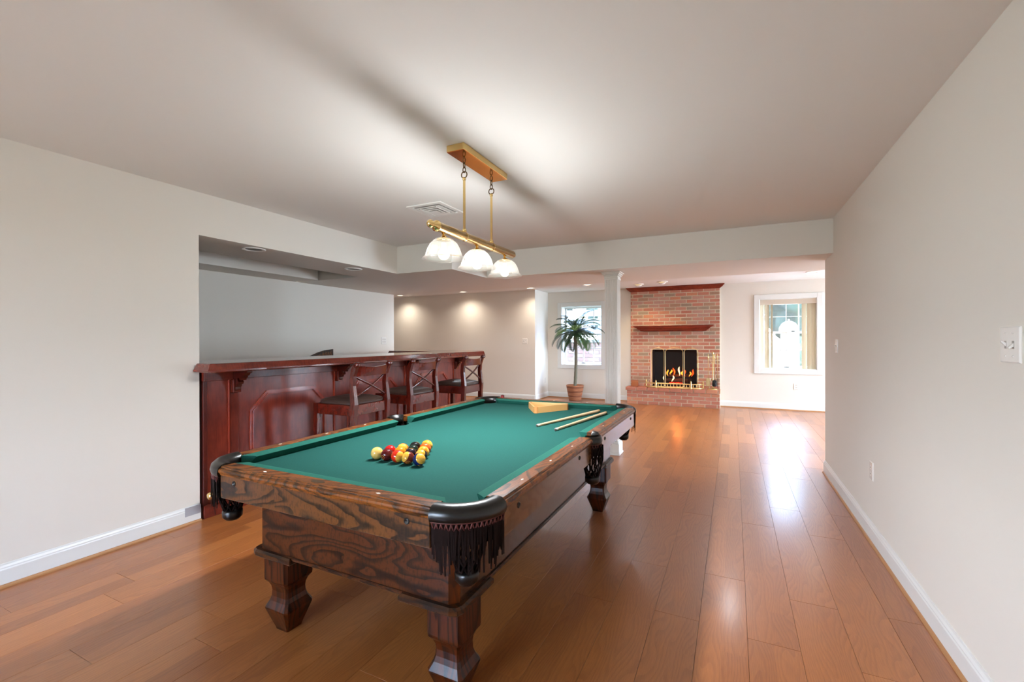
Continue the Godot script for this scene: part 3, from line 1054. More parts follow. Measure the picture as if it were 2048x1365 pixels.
	for e in [-1.0, 1.0]:
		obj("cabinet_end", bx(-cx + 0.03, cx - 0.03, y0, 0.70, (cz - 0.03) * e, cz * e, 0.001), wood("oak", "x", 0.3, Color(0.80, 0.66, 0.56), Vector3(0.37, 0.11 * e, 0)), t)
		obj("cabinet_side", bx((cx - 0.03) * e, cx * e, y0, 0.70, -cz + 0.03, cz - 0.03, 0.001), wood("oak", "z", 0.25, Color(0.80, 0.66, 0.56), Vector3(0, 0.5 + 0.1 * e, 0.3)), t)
		for g in [-1.0, 1.0]:
			var cp := tool()
			prism(cp, PackedVector2Array([Vector2((cx - 0.03) * e, (cz - 0.001) * g), Vector2((cx - 0.001) * e, (cz - 0.03) * g), Vector2((cx - 0.05) * e, (cz - 0.05) * g)]), "y", y0, 0.70)
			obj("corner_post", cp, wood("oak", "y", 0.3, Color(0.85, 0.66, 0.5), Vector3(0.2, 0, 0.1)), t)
			# moulded corner under the cabinet, wrapping both sides
			var o := PackedVector2Array([Vector2(cx - 0.24, cz + 0.024), Vector2(cx - 0.015, cz + 0.024), Vector2(cx + 0.012, cz + 0.012), Vector2(cx + 0.024, cz - 0.015), Vector2(cx + 0.024, cz - 0.24), Vector2(cx - 0.06, cz - 0.24), Vector2(cx - 0.06, cz - 0.06), Vector2(cx - 0.24, cz - 0.06)])
			var oo := PackedVector2Array()
			for p in o:
				oo.append(Vector2(p.x * e, p.y * g))
			var mo := tool()
			loft_y(mo, [inset(oo, 0.006), oo, oo, inset(oo, 0.008)], [0.368, 0.374, 0.390, 0.398])
			obj("corner_moulding", mo, wood("oak", "x", 0.35, Color(0.75, 0.68, 0.6)), t)
			table_leg(t, Vector3(0.461 * e, 0, 1.027 * g))
		obj("bottom_bead", bx(-cx + 0.2, cx - 0.2, 0.385, 0.399, (cz - 0.02) * e, (cz + 0.010) * e, 0.004), wood("oak", "x", 0.35, Color(0.85, 0.72, 0.62)), t)
		obj("bottom_bead", bx((cx - 0.02) * e, (cx + 0.010) * e, 0.385, 0.399, -cz + 0.2, cz - 0.2, 0.004), wood("oak", "z", 0.35, Color(0.85, 0.72, 0.62)), t)
	obj("slate_support", bx(-cx + 0.02, cx - 0.02, 0.70, BED - 0.03, -cz + 0.02, cz - 0.02), mat("dark underside", Color(0.12, 0.08, 0.05), 0.8), t)
	obj("underside", bx(-cx + 0.03, cx - 0.03, 0.40, 0.42, -cz + 0.03, cz - 0.03), mat("dark underside", Color(0.12, 0.08, 0.05), 0.8), t)
	obj("rail_backing", bx(-HW + 0.05, HW - 0.05, 0.70, 0.725, -HL + 0.22, HL - 0.22), mat("dark underside", Color(0.12, 0.08, 0.05), 0.8), t)
	# pockets
	for k in 4:
		var g := [Vector2(1, 1), Vector2(-1, 1), Vector2(-1, -1), Vector2(1, -1)][k] as Vector2
		pocket(t, Vector3(g.x * (HW - CR), 0, g.y * (HL - CR)), -PI / 2 * k, true)
	pocket(t, Vector3(HW - 0.058, 0, 0), PI / 4, false)
	pocket(t, Vector3(-HW + 0.058, 0, 0), PI + PI / 4, false)

func shift(sec: PackedVector2Array, o: float, e: float) -> PackedVector2Array:
	var out := PackedVector2Array()
	for p in sec:
		out.append(Vector2(o + p.x * e, p.y))
	return out

func cushion(s: SurfaceTool, sec: Array, o: float, e: float, a: float, b: float, ka: float, kb: float, along_x: bool) -> void:
	var mk := func(p: Vector2, end: int) -> Vector3:
		var l: float = a - p.x * ka if end == 0 else b + p.x * kb
		return Vector3(l, p.y, o + p.x * e) if along_x else Vector3(o + p.x * e, p.y, l)
	var mid := Vector2(-0.02, 0.78)
	for k in sec.size():
		var p: Vector2 = sec[k]
		var q: Vector2 = sec[(k + 1) % sec.size()]
		var ed := q - p
		var n2 := Vector2(ed.y, -ed.x)
		if n2.dot((p + q) / 2 - mid) < 0:
			n2 = -n2
		var n := Vector3(0, n2.y, n2.x * e) if along_x else Vector3(n2.x * e, n2.y, 0)
		quad(s, mk.call(p, 0), mk.call(q, 0), mk.call(q, 1), mk.call(p, 1), n)
	for end in 2:
		var dv := (Vector3.RIGHT if along_x else Vector3.BACK) * (1.0 if end == 1 else -1.0)
		for k in range(1, sec.size() - 1):
			tri(s, mk.call(sec[0], end), mk.call(sec[k], end), mk.call(sec[k + 1], end), dv)

func table_leg(t: Node3D, at: Vector3) -> void:
	var prof := [[0.0, 0.040], [0.012, 0.043], [0.105, 0.076], [0.112, 0.0765], [0.125, 0.069], [0.140, 0.061], [0.160, 0.055], [0.185, 0.0535], [0.205, 0.056], [0.222, 0.063], [0.232, 0.071], [0.240, 0.077], [0.250, 0.078], [0.372, 0.078]]
	var polys := []
	var ys := []
	for p in prof:
		var h: float = p[1]
		var c := h * 0.16
		polys.append(PackedVector2Array([Vector2(h - c, h), Vector2(h, h - c), Vector2(h, -h + c), Vector2(h - c, -h), Vector2(-h + c, -h), Vector2(-h, -h + c), Vector2(-h, h - c), Vector2(-h + c, h)]))
		ys.append(p[0])
	var s := tool()
	loft_y(s, polys, ys)
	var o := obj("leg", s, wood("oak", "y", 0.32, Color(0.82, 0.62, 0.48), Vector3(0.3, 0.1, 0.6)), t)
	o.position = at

var pocket_meshes := {}
func pocket(t: Node3D, c: Vector3, turn: float, corner: bool) -> void:
	var p := Node3D.new()
	p.name = "corner_pocket" if corner else "side_pocket"
	t.add_child(p, true)
	p.position = c
	p.rotation.y = turn
	var leather := mat("black leather", Color(0.045, 0.035, 0.03), 0.28)
	var brown := mat("brown leather", Color(0.085, 0.036, 0.024), 0.75)
	brown.metallic_specular = 0.25
	var red := mat("red-brown stitching", Color(0.30, 0.085, 0.05), 0.6)
	var R := CR + 0.004 if corner else 0.090
	var ri := 0.112 if corner else 0.054
	var a0 := 0.0 if corner else -PI / 4 + 0.22
	var a1 := PI / 2 if corner else PI / 2 + PI / 4 - 0.22
	# corner: quarter turn from +x to +z; side pocket: half turn about the outward diagonal
	if not pocket_meshes.has(corner):
		var mm := {}
		var s := tool()
		arc_sweep(s, [Vector2(ri + 0.004, 0.752), Vector2(ri, 0.775), Vector2(ri + 0.004, 0.797), Vector2(ri + 0.018, 0.8105), Vector2((ri + R) / 2, 0.814), Vector2(R - 0.018, 0.8105), Vector2(R - 0.003, 0.797), Vector2(R + 0.001, 0.778), Vector2(R - 0.003, 0.764), Vector2(R - 0.012, 0.756)], Vector3.ZERO, a0, a1, 24)
		s.generate_normals()
		mm.pocket_iron = [s.commit(), leather]
		# shield behind the fringe
		var sh := tool()
		arc_sweep(sh, [Vector2(R - 0.022, 0.69 if corner else 0.70), Vector2(R - 0.022, 0.765), Vector2(R - 0.008, 0.765), Vector2(R - 0.010, 0.69 if corner else 0.70)], Vector3.ZERO, a0 + 0.03, a1 - 0.03, 18)
		sh.generate_normals()
		mm.shield = [sh.commit(), brown]
		# scalloped stitching
		var sc := tool()
		var n := 16 if corner else 12
		for i in n:
			var f0 := lerpf(a0 + 0.05, a1 - 0.05, float(i) / n)
			var f1 := lerpf(a0 + 0.05, a1 - 0.05, float(i + 1) / n)
			var pts := []
			for k in 7:
				var f := lerpf(f0, f1, k / 6.0)
				var d := 0.760 - 0.020 * sin(PI * k / 6.0)
				pts.append(Vector3(cos(f) * (R - 0.006), d, sin(f) * (R - 0.006)))
			tube(sc, pts, 0.0028, 5)
		tube(sc, arc_pts(R - 0.006, 0.762, a0 + 0.04, a1 - 0.04, 16), 0.003, 5)
		sc.generate_normals()
		mm.stitching = [sc.commit(), red]
		# hanging fringe strips
		var fr := tool()
		var r2 := RandomNumberGenerator.new()
		r2.seed = 9
		n = 54 if corner else 30
		for i in n:
			var f := lerpf(a0 + 0.05, a1 - 0.05, (i + 0.5) / n)
			var mid := absf((i + 0.5) / n - 0.5) * 2.0
			var len := lerpf(0.095, 0.155, r2.randf()) * (1.0 if mid < 0.8 else 0.8)
			if mid < 0.45 and i % 2 == 0:
				len *= 0.6
			var w := 0.0032
			var rr := R - 0.004 + r2.randf_range(-0.003, 0.003)
			var o := Vector3(cos(f), 0, sin(f))
			var sd := Vector3(-sin(f), 0, cos(f))
			var top := o * rr + Vector3(0, 0.745, 0)
			var bot := o * (rr + r2.randf_range(-0.012, 0.002)) + Vector3(0, 0.745 - len, 0) + sd * r2.randf_range(-0.005, 0.005)
			for sgn in [-1.0, 1.0]:
				quad(fr, top - sd * w + o * 0.001 * sgn, top + sd * w + o * 0.001 * sgn, bot + sd * w * 0.8 + o * 0.001 * sgn, bot - sd * w * 0.8 + o * 0.001 * sgn, o * sgn)
		fr.generate_normals()
		mm.fringe = [fr.commit(), brown]
		# net of leather thongs with a cup below; bag centre lies on the diagonal
		var bc := Vector3(1, 0, 1).normalized() * (0.105 if corner else 0.035)
		var net := tool()
		var tb := [0.755, 0.715, 0.675, 0.640, 0.605, 0.578]
		var rb := [0.058, 0.060, 0.058, 0.052, 0.042, 0.034]
		var m := 10
		for i in m:
			for sgn in [-1, 1]:
				var pts := []
				for k in tb.size():
					var f: float = TAU * (i + sgn * (0.5 if k % 2 == 1 else 0.0) * (1 if sgn > 0 else 1)) / m
					pts.append(bc + Vector3(cos(f) * rb[k], tb[k], sin(f) * rb[k]))
				tube(net, pts, 0.0042, 5)
		net.generate_normals()
		mm.net = [net.commit(), brown]
		var cup := tool()
		lathe(cup, [Vector2(0.036, 0.585), Vector2(0.042, 0.570), Vector2(0.040, 0.548), Vector2(0.028, 0.535), Vector2(0.0, 0.530)], 16, Transform3D(Basis.IDENTITY, bc))
		lathe(cup, [Vector2(0.0, 0.545), Vector2(0.030, 0.56), Vector2(0.036, 0.585)], 16, Transform3D(Basis.IDENTITY, bc))
		cup.generate_normals()
		mm.pocket_cup = [cup.commit(), leather]
		# liner visible inside the mouth
		var li := tool()
		lathe(li, [Vector2(0.068, 0.735), Vector2(0.068, 0.80)], 20, Transform3D(Basis.IDENTITY, bc * (0.86 if corner else 0.9)))
		li.generate_normals()
		mm.liner = [li.commit(), mat("grey pocket liner", Color(0.20, 0.19, 0.17), 0.5)]
		pocket_meshes[corner] = mm
	for k in pocket_meshes[corner]:
		if k == "liner":
			continue
		var o := put(k, pocket_meshes[corner][k][0], pocket_meshes[corner][k][1], p)
		if k in ["fringe", "stitching", "net"]:
			o.set_meta("kind", "stuff")

func arc_pts(r: float, y: float, a0: float, a1: float, n: int) -> Array:
	var out := []
	for i in n + 1:
		var f := lerpf(a0, a1, float(i) / n)
		out.append(Vector3(cos(f) * r, y, sin(f) * r))
	return out

# ------------------------------------------------------------------ balls and other things on the table
const DIGITS := {"0": "757", "1": "262", "2": "727", "3": "777", "4": "571", "5": "747", "6": "747", "7": "711", "8": "777", "9": "771"}
const GLYPH := {"0": ["111", "101", "101", "101", "111"], "1": ["010", "110", "010", "010", "111"], "2": ["111", "001", "111", "100", "111"], "3": ["111", "001", "111", "001", "111"], "4": ["101", "101", "111", "001", "001"], "5": ["111", "100", "111", "001", "111"], "6": ["111", "100", "111", "101", "111"], "7": ["111", "001", "010", "010", "010"], "8": ["111", "101", "111", "101", "111"], "9": ["111", "101", "111", "001", "111"]}

func ball_picture(c: Color, ivory: Color, striped: bool, text: String) -> ImageTexture:
	var W := 192
	var H := 96
	var a := noise(21, 1.0, 2)
	return picture(W, H, func(x, y):
		var lat: float = (y + 0.5) / H * PI - PI / 2
		var lon: float = (x + 0.5) / W * TAU
		var col := c
		if striped and absf(lat) > 0.52:
			col = ivory
		for k in 2:
			var dl: float = wrapf(lon - k * PI, -PI, PI) * cos(lat)
			var d := sqrt(dl * dl + lat * lat)
			if d < 0.36:
				if d > 0.29:
					col = ivory
				var gx := int(floor((dl + 0.085 * text.length()) / 0.0425))
				var gy := int(floor((0.12 - lat) / 0.048))
				if k == 1 or k == 0:
					var ch := gx / 4
					var cc := gx % 4
					if gx >= 0 and ch < text.length() and cc < 3 and gy >= 0 and gy < 5:
						if GLYPH[text[ch]][gy][cc] == "1":
							col = ivory
		var f: float = 1.0 + a.get_noise_2d(x * 0.08, y * 0.12) * 0.10
		return Color(col.r * f, col.g * f, col.b * f))

func build_balls() -> void:
	var ivory := Color(0.84, 0.62, 0.22)
	var r := 0.0295
	# (row, place in row, colour, striped, number, label); row 0 is the front row of five
	var set_ := [
		[0, 0, Color(0.84, 0.68, 0.36), false, "", "plain pale yellow cue ball at the left corner of the rack"],
		[0, 1, Color(0.33, 0.05, 0.06), false, "7", "solid maroon ball with circled number, second in front row"],
		[0, 2, Color(0.80, 0.16, 0.07), true, "11", "yellow ball with a red stripe, middle of front row"],
		[0, 3, Color(0.36, 0.10, 0.06), true, "15", "yellow ball with a dark brown stripe, fourth in front row"],
		[0, 4, Color(0.05, 0.10, 0.30), true, "10", "yellow ball with a dark blue stripe at the near corner"],
		[1, 0, Color(0.70, 0.07, 0.07), false, "3", "solid bright red ball behind the maroon ball"],
		[1, 1, Color(0.85, 0.48, 0.08), false, "1", "solid golden yellow ball behind the red-striped ball"],
		[1, 2, Color(0.10, 0.05, 0.11), false, "4", "very dark purple ball in the middle of the rack"],
		[1, 3, Color(0.08, 0.05, 0.10), true, "12", "dark ball with yellow ends behind the blue-striped ball"],
		[2, 0, Color(0.90, 0.38, 0.08), true, "13", "yellow ball with an orange stripe at the rack's far left side"],
		[2, 1, Color(0.04, 0.13, 0.10), false, "6", "solid dark green ball inside the rack of balls"],
		[2, 2, Color(0.84, 0.54, 0.11), true, "9", "all-yellow striped ball on the rack's right side"],
		[3, 0, Color(0.035, 0.04, 0.045), false, "8", "solid black ball near the back of the rack"],
		[3, 1, Color(0.85, 0.33, 0.09), false, "5", "solid orange ball in front of the rear corner ball"],
		[4, 0, Color(0.86, 0.55, 0.14), true, "14", "golden yellow ball at the rear corner of the rack"]]
	var a := Vector2(-1.562, -1.693) * 1.0
	var b := Vector2(-1.302, -1.685)
	var c := Vector2(-1.436, -1.925)
	var sm := SphereMesh.new()
	sm.radius = r
	sm.height = r * 2
	sm.radial_segments = 40
	sm.rings = 20
	for q in set_:
		var row: float = q[0]
		var w := (4.0 - row)
		var f0 := a.lerp(c, row / 4.0)
		var f1 := b.lerp(c, row / 4.0)
		var p := f0.lerp(f1, q[1] / w if w > 0 else 0.0)
		var m := StandardMaterial3D.new()
		m.roughness = 0.12
		m.albedo_color = Color.WHITE
		if q[4] == "":
			m.albedo_color = q[2]
		else:
			m.albedo_texture = ball_picture(q[2], ivory, q[3], q[4])
		var o := put("billiard_ball", sm, m)
		o.position = Vector3(p.x, BED + r, p.y)
		var base_turn: float = deg_to_rad(-40 + 17 * q[1])
		o.basis = Basis(Vector3.UP, base_turn + [0.0, 0.3, -0.2, 0.5, 0.1][q[1]]) * Basis(Vector3.RIGHT, [0.3, 0.25, 1.2, 0.6, 1.0][q[1]] + 0.2 * row) * Basis(Vector3.BACK, [0.0, 0.0, 1.4, 0.9, -0.6][q[1]] - row * 0.5)
		tag(o, q[5], "billiard ball", "racked billiard balls on the green cloth")
	# triangle rack
	var t := thing("ball_rack", "light wooden triangle rack lying on green cloth", "rack", Vector3(-1.405, BED + 0.0005, -3.46))
	var P := [Vector3(0.0, 0, 0.17), Vector3(0.17, 0, -0.115), Vector3(-0.16, 0, -0.085)]
	var cen: Vector3 = (P[0] + P[1] + P[2]) / 3.0
	for i in 3:
		var u: Vector3 = P[i]
		var v: Vector3 = P[(i + 1) % 3]
		var d := (v - u).normalized()
		var n := Vector3(d.z, 0, -d.x)
		if n.dot((u + v) / 2 - cen) < 0:
			n = -n
		var s := tool()
		var uu := u + d * 0.018
		var vv := v - d * 0.018
		prism(s, PackedVector2Array([xz(uu), xz(vv), xz(vv + n * 0.013), xz(uu + n * 0.013)]), "y", 0, 0.05)
		obj("side", s, mat("pale rack wood", Color(0.80, 0.60, 0.36), 0.4), t)
		# rounded corner
		var e0: Vector3 = (P[(i + 2) % 3] - u).normalized()
		var n0 := Vector3(-e0.z, 0, e0.x)
		if n0.dot(u - cen) < 0:
			n0 = -n0
		var k := tool()
		var outer := PackedVector2Array()
		var inner := PackedVector2Array()
		var p0: Vector3 = u + e0 * 0.018
		for j in 7:
			var tt := j / 6.0
			var nn := n0.slerp(n, tt)
			var bb: Vector3 = p0.lerp(u, tt).lerp(u.lerp(uu, tt), tt)
			inner.append(xz(bb))
			outer.append(xz(bb + nn * 0.013))
		outer.reverse()
		inner.append_array(outer)
		prism(k, inner, "y", 0, 0.05)
		obj("corner", k, mat("pale rack wood end", Color(0.72, 0.48, 0.26), 0.4), t)
	# two cue shafts
	var cues := [[Vector3(-1.178, 0, -2.778), Vector3(-0.962, 0, -3.555), "upper pale maple cue shaft lying nearer the triangle rack"], [Vector3(-1.019, 0, -2.703), Vector3(-0.888, 0, -3.48), "lower pale maple cue shaft lying nearer the side rail"]]
	for q in cues:
		var dv: Vector3 = q[1] - q[0]
		var l := dv.length()
		var o := thing("cue_shaft", q[2], "cue", q[0] + Vector3(0, BED + 0.0125, 0), "cue shafts on the table")
		o.basis = Basis.looking_at(dv.normalized(), Vector3.UP)
		var s := tool()
		tube(s, [Vector3(0, -0.004, -0.03), Vector3(0, 0, -l + 0.03)], [0.0085, 0.0122], 14)
		obj("shaft", s, mat("maple shaft", Color(0.84, 0.71, 0.55), 0.3), o)
		var fe := tool()
		tube(fe, [Vector3(0, -0.0042, -0.006), Vector3(0, -0.004, -0.03)], 0.0088, 14)
		obj("ferrule", fe, mat("ivory ferrule", Color(0.88, 0.85, 0.78), 0.3), o)
		var tip := tool()
		tube(tip, [Vector3(0, -0.0042, 0.0), Vector3(0, -0.0042, -0.006)], [0.006, 0.0085], 12)
		obj("tip", tip, mat("grey leather tip", Color(0.30, 0.27, 0.25), 0.8), o)
		var j := tool()
		tube(j, [Vector3(0, 0, -l + 0.03), Vector3(0, 0, -l + 0.008)], 0.0124, 14)
		tube(j, [Vector3(0, 0, -l + 0.01), Vector3(0, 0, -l)], 0.005, 10)
		obj("joint_collar", j, mat("brass collar", Color(0.75, 0.62, 0.40), 0.3, 0.9), o)
	# chalk
	var ch := thing("chalk_cube", "small red-wrapped chalk cube on the far rail", "chalk", Vector3(-1.925, RT + 0.0005, -3.735))
	obj("paper_wrap", bx(-0.013, 0.013, 0, 0.021, -0.013, 0.013, 0.0015), mat("red paper", Color(0.45, 0.09, 0.09), 0.7), ch)
	obj("chalk_top", bx(-0.011, 0.011, 0.021, 0.026, -0.011, 0.011, 0.003), mat("dark chalk", Color(0.22, 0.16, 0.14), 0.95), ch)

func xz(v: Vector3) -> Vector2:
	return Vector2(v.x, v.z)

# ------------------------------------------------------------------ bar
func build_bar() -> void:
	var zc := [-2.27, -3.32, -4.40, -5.46]
	var px := -3.58
	var f := thing("bar_cabinet", "dark cherry panelled bar front with carved corbels", "bar", Vector3(px, 0, -3.87))
	var oz := 3.87
	var v := wood("cherry", "y", 0.30)
	var h := wood("cherry", "z", 0.28)
	var dk := wood("cherry", "y", 0.32, Color(0.72, 0.66, 0.66))
	obj("carcass", bx(-0.10, -0.012, 0.0, 1.10, -2.03 + oz, -5.74 + oz), dk, f)
	obj("return_panel", bx(-1.2, -0.012, 0.0, 1.10, -5.74 + oz, -5.66 + oz), dk, f)
	# bays: flat panels between pilasters
	var edges := [-2.03, -2.235, -3.285, -4.365, -5.425, -5.74]
	for i in 5:
		obj("panel", bx(-0.012, 0.0, 0.10, 1.035, edges[i] + oz - (0.002 if i == 0 else 0.07), edges[i + 1] + oz + 0.002, 0.001), wood("cherry", "y", 0.30, Color.WHITE, Vector3(0, 0.2 * i, 0.17 * i)), f)
	for z in zc:
		obj("pilaster", bx(-0.012, 0.010, 0.10, 1.035, z + oz - 0.035, z + oz + 0.035, 0.004), wood("cherry", "y", 0.28, Color(0.9, 0.9, 0.9), Vector3(0, 0.3, 0.1)), f)
		var b := tool()
		box(b, Vector3(-0.012, 0.10, z + oz + 0.037), Vector3(0.014, 1.035, z + oz + 0.052), 0.004)
		obj("bead", b, wood("cherry", "y", 0.25, Color(1.15, 1.0, 0.9)), f)
	obj("fascia", bx(-0.012, 0.022, 1.035, 1.1035, -2.03 + oz, -5.74 + oz, 0.003), h, f)
	obj("toe_board", bx(-0.012, 0.018, 0.0, 0.10, -2.03 + oz, -5.74 + oz, 0.004), h, f)
	obj("end_stile", bx(-0.012, 0.012, 0.10, 1.035, -2.03 + oz, -2.06 + oz, 0.002), dk, f)
	# octagonal panel mouldings
	for i in 3:
		var za: float = zc[i] - 0.125 + oz
		var zb: float = zc[i + 1] + 0.145 + oz
		var s := tool()
		var pts := [Vector2(za, 0.30), Vector2(za, 0.765), Vector2(za - 0.15, 0.915), Vector2(zb + 0.15, 0.915), Vector2(zb, 0.765), Vector2(zb, 0.30), Vector2(zb + 0.15, 0.15), Vector2(za - 0.15, 0.15)]
		for sec in [[0.0, 0.020, 0.010], [0.020, 0.030, 0.016], [0.030, 0.036, 0.007]]:
			var poly := PackedVector2Array(pts)
			var po := inset(poly, sec[0])
			var pi_ := inset(poly, sec[1])
			for k in 8:
				var l := (k + 1) % 8
				var hh: float = sec[2]
				quad(s, Vector3(hh, po[k].y, po[k].x), Vector3(hh, po[l].y, po[l].x), Vector3(hh, pi_[l].y, pi_[l].x), Vector3(hh, pi_[k].y, pi_[k].x), Vector3.RIGHT)
				var om := (po[k] + po[l]) / 2
				var im := (pi_[k] + pi_[l]) / 2
				quad(s, Vector3(-0.005, po[k].y, po[k].x), Vector3(-0.005, po[l].y, po[l].x), Vector3(hh, po[l].y, po[l].x), Vector3(hh, po[k].y, po[k].x), Vector3(0, (om - im).y, (om - im).x))
				quad(s, Vector3(-0.005, pi_[k].y, pi_[k].x), Vector3(-0.005, pi_[l].y, pi_[l].x), Vector3(hh, pi_[l].y, pi_[l].x), Vector3(hh, pi_[k].y, pi_[k].x), Vector3(0, (im - om).y, (im - om).x))
		obj("octagonal_moulding", s, wood("cherry", "z", 0.25, Color(1.15, 1.0, 0.9)), f)
	# corbels: scrolled bracket with a front block
	for z in zc:
		var c := Node3D.new()
		c.name = "corbel"
		f.add_child(c, true)
		c.position = Vector3(0, 0, z + oz)
		var s := tool()
		var prof := [Vector2(0.01, 1.1035), Vector2(0.195, 1.1035), Vector2(0.197, 1.094), Vector2(0.186, 1.086), Vector2(0.178, 1.090), Vector2(0.168, 1.078), Vector2(0.158, 1.066), Vector2(0.146, 1.068), Vector2(0.142, 1.052), Vector2(0.128, 1.046), Vector2(0.124, 1.030), Vector2(0.108, 1.030), Vector2(0.100, 1.042), Vector2(0.088, 1.050), Vector2(0.078, 1.042), Vector2(0.082, 1.026), Vector2(0.094, 1.016), Vector2(0.088, 1.000), Vector2(0.070, 0.994), Vector2(0.064, 0.976), Vector2(0.050, 0.972), Vector2(0.054, 0.954), Vector2(0.044, 0.944), Vector2(0.010, 0.944)]
		prism(s, PackedVector2Array(prof), "z", -0.022, 0.022)
		obj("scroll_bracket", s, wood("cherry", "y", 0.25, Color(0.62, 0.52, 0.5)), c)
		obj("back_block", bx(0.008, 0.045, 0.93, 1.035, -0.034, 0.034, 0.004), wood("cherry", "y", 0.25, Color(0.9, 0.8, 0.75)), c)
	# counter top: one continuous L with a sloping nosed edge
	var plan := PackedVector2Array([Vector2(-3.36, -2.0), Vector2(-3.395, -1.965), Vector2(-3.578, -1.965), Vector2(-3.578, -2.015), Vector2(-4.05, -2.015), Vector2(-4.05, -5.55), Vector2(-4.9, -5.55), Vector2(-4.9, -6.54), Vector2(-3.72, -6.54), Vector2(-3.36, -5.95)])
	var s := tool()
	loft_y(s, [inset(plan, 0.03), inset(plan, 0.028), inset(plan, 0.003), plan, plan, inset(plan, 0.004), inset(plan, 0.016), inset(plan, 0.019), inset(plan, 0.026)], [1.104, 1.108, 1.110, 1.113, 1.124, 1.130, 1.166, 1.172, 1.174])
	var ct := obj("counter_top", s, wood("cherry", "z", 0.16, Color(0.95, 0.9, 0.9), Vector3.ZERO, false))
	tag(ct, "glossy dark cherry counter top running the whole bar", "counter top")
	# brass foot rail with a round end and brackets
	var fr := thing("foot_rail", "brass foot rail low along the bar front", "foot rail", Vector3(-3.45, 0, -3.87))
	var tb := tool()
	tube(tb, [Vector3(0, 0.20, -2.03 + oz), Vector3(0, 0.20, -5.70 + oz)], 0.025, 16)
	obj("rail_tube", tb, BRASS, fr)
	var ec := tool()
	lathe(ec, [Vector2(0, 0.03), Vector2(0.020, 0.026), Vector2(0.029, 0.014), Vector2(0.029, -0.03), Vector2(0.025, -0.034)], 16, Transform3D(Basis(Vector3.RIGHT, PI / 2), Vector3(0, 0.20, -2.02 + oz)))
	obj("end_cap", ec, BRASS, fr)
	for z in [-2.5, -3.6, -4.7, -5.6]:
		var b := tool()
		tube(b, [Vector3(-0.11, 0.14, z + oz), Vector3(-0.05, 0.14, z + oz), Vector3(0, 0.18, z + oz)], 0.010, 8)
		obj("bracket", b, BRASS, fr)
	# sloping framed panel glimpsed on the wall behind the counter
	var pf := thing("framed_panel", "olive-brown framed panel with sloping top behind bar", "panel", Vector3(-5.296, 0.60, -4.58))
	var pp := PackedVector2Array([Vector2(0.36, 0.0), Vector2(-0.24, 0.0), Vector2(-0.24, 0.612), Vector2(-0.10, 0.60), Vector2(0.02, 0.572), Vector2(0.12, 0.537), Vector2(0.36, 0.45)])
	var fs := tool()
	prism(fs, pp, "x", 0.0, 0.02)
	obj("frame", fs, wood("oak", "z", 0.5, Color(0.75, 0.78, 0.68)), pf)
	var is_ := tool()
	prism(is_, inset(pp, 0.03), "x", 0.0, 0.024)
	obj("inset_panel", is_, wood("oak", "z", 0.5, Color(1.2, 1.2, 1.0)), pf)

